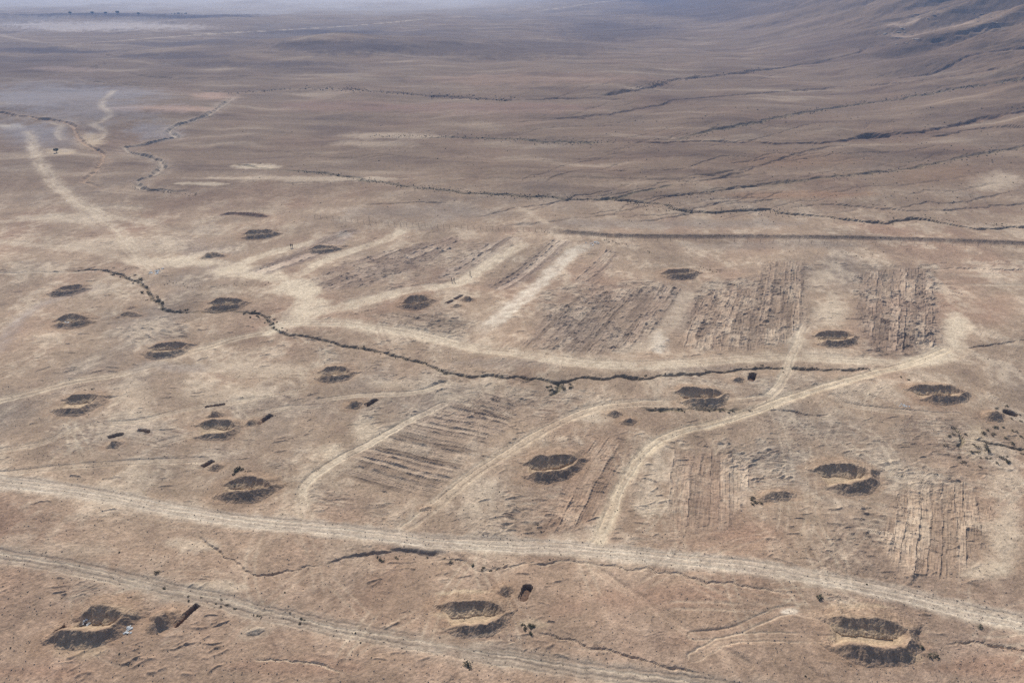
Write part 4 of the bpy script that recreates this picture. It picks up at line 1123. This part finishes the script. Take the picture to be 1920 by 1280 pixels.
def rubble(px, py, n, rx, ry, size, label, dark=0.2):
    c = at(px, py)[0]; z0 = float(gz(*c)[0])
    e = bpy.data.objects.new('rubble_pile', None); COL.objects.link(e); e.location = (c[0], c[1], z0)
    tag(e, label, 'rubble')
    for k in range(n):
        x = c[0] + rng.normal() * rx; y = c[1] + rng.normal() * ry
        o = link('block', (DBLOCKS if rng.random() < dark else BLOCKS)[rng.integers(3)], e, (x - c[0], y - c[1], float(gz(x, y)[0]) - z0 + rng.uniform(0, .08)))
        s = rng.uniform(*size); o.scale = (s * rng.uniform(.7, 1.6), s, s * rng.uniform(.5, 1)); o.rotation_euler = (rng.normal() * .2, rng.normal() * .2, rng.uniform(0, 3))
rubble(236, 1181, 34, .65, .5, (.16, .42), 'heap of white rubble outside the lower left earthwork', .1)
rubble(161, 1166, 20, .5, .4, (.18, .45), 'grey and white rubble inside the lower left earthwork', .45)
rubble(1697, 760, 16, .9, .4, (.15, .35), 'scatter of white rubble below the right hand earthwork', .1)
rubble(288, 509, 22, 1.6, 1.2, (.25, .6), 'scatter of white stones at the pale track crossing', .15)
rubble(128, 602, 8, .8, .4, (.25, .5), 'few white stones inside the earthwork by the faint grey track', .1)
rubble(1115, 455, 14, 1.6, 1.0, (.25, .55), 'white stones at the top of the white lane', .0)
for k in range(10):
    x, y = at(1613 + k * 3.0, 1199 + k * .65)[0] + rng.normal(size=2) * .05
    o = link('stone', DBLOCKS[k % 3], loc=(x, y, float(gz(x, y)[0])))
    s = rng.uniform(.18, .34); o.scale = (s, s * 1.2, s); o.rotation_euler = (0, 0, rng.uniform(0, 3))
    tag(o, 'small dark stone in the row on the lower right earthwork floor', 'stone', 'row of stones on the earthwork floor')

# ------------------------------------------------------------------ fence along the far bank
def box_mesh(name, sx_, sy_, sz_, mat):
    V = np.array([(a * sx_ / 2, b * sy_ / 2, c * sz_) for c in (0, 1) for b in (-1, 1) for a in (-1, 1)])
    V[4:, :2] *= .85
    Fq = np.array([(0, 2, 3, 1), (4, 5, 7, 6), (0, 1, 5, 4), (1, 3, 7, 5), (3, 2, 6, 7), (2, 0, 4, 6)])
    return mesh_np(name, V, Fq, None, mat)
POST = box_mesh('post', .085, .085, 1.75, M_POST)
def fence(line, gap_px, label, tall=()):
    s = spline(line, 4)
    xs = np.arange(line[0][0], line[-1][0] + 1, gap_px)
    ypx = np.interp(xs, s[:, 0], s[:, 1])
    p = at(xs, ypx)
    z = gz(p[:, 0], p[:, 1])
    e = bpy.data.objects.new('wire_fence', None); COL.objects.link(e); e.location = (*p[0], z[0]); tag(e, label, 'fence')
    for k in range(len(p)):
        o = link('post', POST, e, (p[k][0] - p[0][0], p[k][1] - p[0][1], z[k] - z[0] - .15))
        o.scale = (1, 1, (1.9 if k in tall else 1) * rng.uniform(.92, 1.1)); o.rotation_euler = (rng.normal() * .04, rng.normal() * .05, rng.uniform(0, 3))
    for hgt in (.5, 1.0, 1.45):
        V = []; Fq = []
        for k in range(len(p)):
            c = np.array([p[k][0] - p[0][0], p[k][1] - p[0][1], z[k] - z[0] + hgt])
            for d in ((0, 0, .014), (0, .014, -.007), (0, -.014, -.007)): V.append(c + d)
            if k:
                a, b = 3 * (k - 1), 3 * k
                Fq += [(a + q, b + q, b + (q + 1) % 3, a + (q + 1) % 3) for q in range(3)]
        link('wire', mesh_np('wire', np.array(V), np.array(Fq), None, M_WIRE), e)
fence([(590, 409), (640, 413), (700, 420), (800, 426), (900, 431), (1000, 434), (1060, 437)], 11.5, 'wire fence on dark posts behind the left scraped plots', tall=(9,))
fence([(1065, 438), (1130, 447), (1200, 450), (1300, 452), (1400, 455), (1500, 457), (1600, 459), (1700, 461), (1800, 463), (1960, 466), (2100, 470)], 24, 'wire fence running below the long earth bank on the right')

# ------------------------------------------------------------------ distant trees on the plain
def tree_mesh_parts():
    r = np.random.default_rng(9)
    V, Fc = [], []
    for k in range(150):
        d = r.normal(size=3); d /= np.linalg.norm(d); q = np.array([0, 0, 3.4]) + d * np.array([2.2, 2.2, 1.5]) * r.uniform(.4, 1) ** .5
        a = r.normal(size=3); a /= np.linalg.norm(a); b = np.cross(a, d); b /= np.linalg.norm(b) + 1e-6
        i = len(V); V += [q - a * .5, q + b * .4, q + a * .5, q - b * .4]; Fc.append((i, i + 1, i + 2, i + 3))
    crown = mesh_np('crown', np.array(V), np.array(Fc), None, M_TREE)
    V, Fc = [], []
    for k, (zz, rd) in enumerate([(-.3, .3), (1.0, .2), (2.4, .14), (3.6, .06)]):
        V += [(rd * math.cos(t) + .1 * k, rd * math.sin(t), zz) for t in np.arange(6) * math.pi / 3]
        if k: Fc += [((k - 1) * 6 + t, (k - 1) * 6 + (t + 1) % 6, k * 6 + (t + 1) % 6, k * 6 + t) for t in range(6)]
    return crown, mesh_np('trunk', np.array(V), np.array(Fc), None, M_BARK)
CROWN, TRUNK = tree_mesh_parts()
def tree(px, py, s, label, group=None):
    x, y = at(px, py)[0]
    e = bpy.data.objects.new('tree', None); COL.objects.link(e); e.location = (x, y, float(gz(x, y)[0])); e.scale = (s * 1.3, s * 1.3, s); e.rotation_euler = (0, 0, px)
    tag(e, label, 'tree', group)
    link('crown', CROWN, e); link('trunk', TRUNK, e)
GT = 'distant trees on the hazy plain'
for px, py, s, lab in [(132, 28, 1.3, 'leftmost tiny tree on the hazy plain at the top'), (174, 28, 1.3, 'second tiny tree from the left on the hazy plain'), (199, 28, 1.2, 'third tiny tree from the left on the hazy plain'),
                       (221, 28, 1.5, 'fourth tiny tree from the left on the hazy plain'), (260, 29, 1.2, 'fifth tiny tree from the left on the hazy plain'), (106, 286, .55, 'small dark tree at the sandy bank beside the dusty track')]:
    tree(px, py, s, lab, GT if py < 100 else None)
for k in range(7):
    tree(322 + k * 4.6 + (k * 7 % 3), 27.5 + .4 * (k % 2), .45 + .12 * (k * 5 % 4), 'tree in the short dark row on the hazy plain', 'row of trees on the hazy plain')

# ------------------------------------------------------------------ people
def person_material(name, shirt, trousers):
    m, nt, b = mat_new(name)
    tc = N(nt, 'ShaderNodeTexCoord'); sp = N(nt, 'ShaderNodeSeparateXYZ'); nt.links.new(tc.outputs['Object'], sp.inputs[0])
    r = N(nt, 'ShaderNodeValToRGB'); r.color_ramp.interpolation = 'CONSTANT'
    nz = noise_node(nt, tc.outputs['Object'], 9.0, 2)
    h = math_node(nt, 'ADD', rng_node(nt, sp.outputs['Z'], 0, 1.8, 0, 1), rng_node(nt, nz, 0, 1, -.006, .006))
    els = [(0, (.03, .025, .02)), (.05, trousers), (.53, shirt), (.845, (.36, .22, .15)), (.945, (.02, .015, .012))]
    cr = r.color_ramp
    cr.elements[0].position, cr.elements[0].color = els[0][0], (*els[0][1], 1)
    cr.elements[1].position, cr.elements[1].color = els[1][0], (*els[1][1], 1)
    for p, c in els[2:]:
        q = cr.elements.new(p); q.color = (*c, 1)
    nt.links.new(h, r.inputs[0]); nt.links.new(r.outputs[0], b.inputs['Base Color'])
    return m

def loft(V, Fc, rings):
    """closed tube through rings of (centre, rx, ry) in horizontal or oriented planes"""
    n = 10; i0 = len(V)
    P = [np.array(c, float) for c, _, _ in rings]
    for k, (c, rx, ry) in enumerate(rings):
        t = P[min(k + 1, len(P) - 1)] - P[max(k - 1, 0)]; t /= np.linalg.norm(t) + 1e-9
        a = np.array([1.0, 0, 0]) - t * t[0]
        if np.linalg.norm(a) < .3: a = np.array([0, 1.0, 0]) - t * t[1]
        a /= np.linalg.norm(a); b = np.cross(t, a)
        for q in range(n):
            th = 2 * math.pi * q / n; V.append(P[k] + a * rx * math.cos(th) + b * ry * math.sin(th))
    for k in range(len(rings) - 1):
        for q in range(n):
            Fc.append((i0 + k * n + q, i0 + k * n + (q + 1) % n, i0 + (k + 1) * n + (q + 1) % n, i0 + (k + 1) * n + q))
    for ring, c in ((0, P[0]), (len(rings) - 1, P[-1])):
        j = len(V); V.append(c)
        for q in range(n):
            a_, b_ = i0 + ring * n + q, i0 + ring * n + (q + 1) % n
            Fc.append((b_, a_, j, j) if ring == 0 else (a_, b_, j, j))

def person(px, py, yaw, stride, label, shirt, trousers, height=1.0, group='walkers on the pale lanes'):
    V, Fc = [], []
    loft(V, Fc, [((0, 0, .86), .15, .10), ((0, 0, .98), .165, .115), ((0, .0, 1.12), .145, .10), ((0, .01, 1.28), .175, .115), ((0, .01, 1.40), .19, .11), ((0, 0, 1.47), .10, .075), ((0, -.01, 1.54), .055, .055)])
    loft(V, Fc, [((0, 0, 1.50), .055, .055), ((0, -.01, 1.56), .06, .07), ((0, -.02, 1.62), .075, .09), ((0, -.01, 1.69), .08, .098), ((0, 0, 1.75), .07, .085), ((0, 0, 1.785), .035, .045)])
    loft(V, Fc, [((0, -.085, 1.665), .016, .012), ((0, -.118, 1.64), .018, .014), ((0, -.10, 1.625), .012, .01)])       # nose
    for sd in (-1, 1):
        loft(V, Fc, [((sd * .078, 0, 1.63), .012, .025), ((sd * .092, .005, 1.66), .012, .03), ((sd * .08, .005, 1.685), .01, .02)])   # ears
        f = stride * sd
        hip = np.array([sd * .085, 0, .90]); knee = np.array([sd * .095, -.10 * abs(f) - .12 * f, .48]); ank = np.array([sd * .10, -.26 * f + .05 * abs(f), .09])
        loft(V, Fc, [(hip + (0, 0, .06), .085, .085), (hip * .6 + knee * .4, .08, .08), (knee, .055, .06), (knee * .6 + ank * .4, .058, .06), (ank, .038, .042)])
        loft(V, Fc, [(ank + (0, .05, -.03), .035, .035), (ank + (0, -.06, -.05), .042, .03), (ank + (0, -.17, -.06), .035, .018)])
        sh = np.array([sd * .185, 0, 1.41]); el_ = np.array([sd * .245, .04 + .10 * f, 1.13]); wr = np.array([sd * .25, -.06 + .22 * f, .90])
        loft(V, Fc, [(sh, .055, .055), (sh * .5 + el_ * .5, .05, .05), (el_, .04, .042), (wr, .028, .03)])
        dr = (wr - el_) / np.linalg.norm(wr - el_); palm = wr + dr * .08
        loft(V, Fc, [(wr, .028, .022), (palm, .022, .042), (palm + dr * .02, .018, .036)])
        for q, L in enumerate((.062, .075, .07, .055)):
            o_ = np.array([0, -.030 + .02 * q, 0])
            loft(V, Fc, [(palm + o_, .009, .009), (palm + o_ + dr * L * .6, .009, .009), (palm + o_ + dr * L + np.array([-sd * .015, 0, 0]), .007, .007)])
        loft(V, Fc, [(wr + dr * .03 + (0, -.025, 0), .011, .011), (wr + dr * .07 + (0, -.055, 0), .010, .010), (wr + dr * .11 + (0, -.06, 0), .008, .008)])
    me = bpy.data.meshes.new('person')
    me.from_pydata([tuple(v) for v in V], [], [tuple(dict.fromkeys(f)) for f in Fc]); me.update()
    me.materials.append(person_material('clothes', shirt, trousers))
    x, y = at(px, py)[0]
    o = link('person', me, loc=(x, y, float(gz(x, y)[0])))
    rm = o.modifiers.new('join', 'REMESH'); rm.mode = 'VOXEL'; rm.voxel_size = .016; rm.use_smooth_shade = True
    o.rotation_euler = (0, 0, yaw); o.scale = (height,) * 3
    tag(o, label, 'person', group)
person(847, 528, 1.2, .7, 'left of two people in dark clothes walking side by side', (.03, .025, .03), (.025, .025, .04))
person(851.5, 528, 1.2, -.7, 'right of two people in dark clothes walking side by side', (.02, .02, .025), (.035, .03, .03), 1.02)
person(881.5, 516, .9, .6, 'single person in dark clothes ahead of the walking pair', (.05, .05, .035), (.03, .03, .025), 1.03)
person(545.5, 464, .3, .2, 'left of two people standing far back on the pale lane', (.04, .04, .04), (.03, .03, .035))
person(548.5, 464, -.4, -.2, 'right of two people standing far back on the pale lane', (.03, .03, .03), (.03, .03, .03), 1.02)

# ------------------------------------------------------------------ hazy air
hm = bpy.data.materials.new('hazy air'); hm.use_nodes = True
hn = hm.node_tree; hn.nodes.clear()
ho = hn.nodes.new('ShaderNodeOutputMaterial'); hv = hn.nodes.new('ShaderNodeVolumePrincipled')
hv.inputs['Color'].default_value = (.36, .57, 1.0, 1); hv.inputs['Density'].default_value = 0.00021; hv.inputs['Anisotropy'].default_value = 0.1
hn.links.new(hv.outputs[0], ho.inputs['Volume'])
zlo, zhi = float(Z.min()) - 6, float(Z.max()) + 8
bx0, bx1, by0, by1 = float(X.min()) - 50, float(X.max()) + 50, float(YR[0]) - 50, float(YR[-1]) + 50
V = np.array([(a, b, c) for c in (zlo, zhi) for b in (by0, by1) for a in (bx0, bx1)])
Fq = np.array([(0, 2, 3, 1), (4, 5, 7, 6), (0, 1, 5, 4), (1, 3, 7, 5), (3, 2, 6, 7), (2, 0, 4, 6)])
tag(link('haze', mesh_np('haze', V, Fq, None, hm)), 'pale blue haze hanging over the whole plain', 'haze', None, 'stuff')
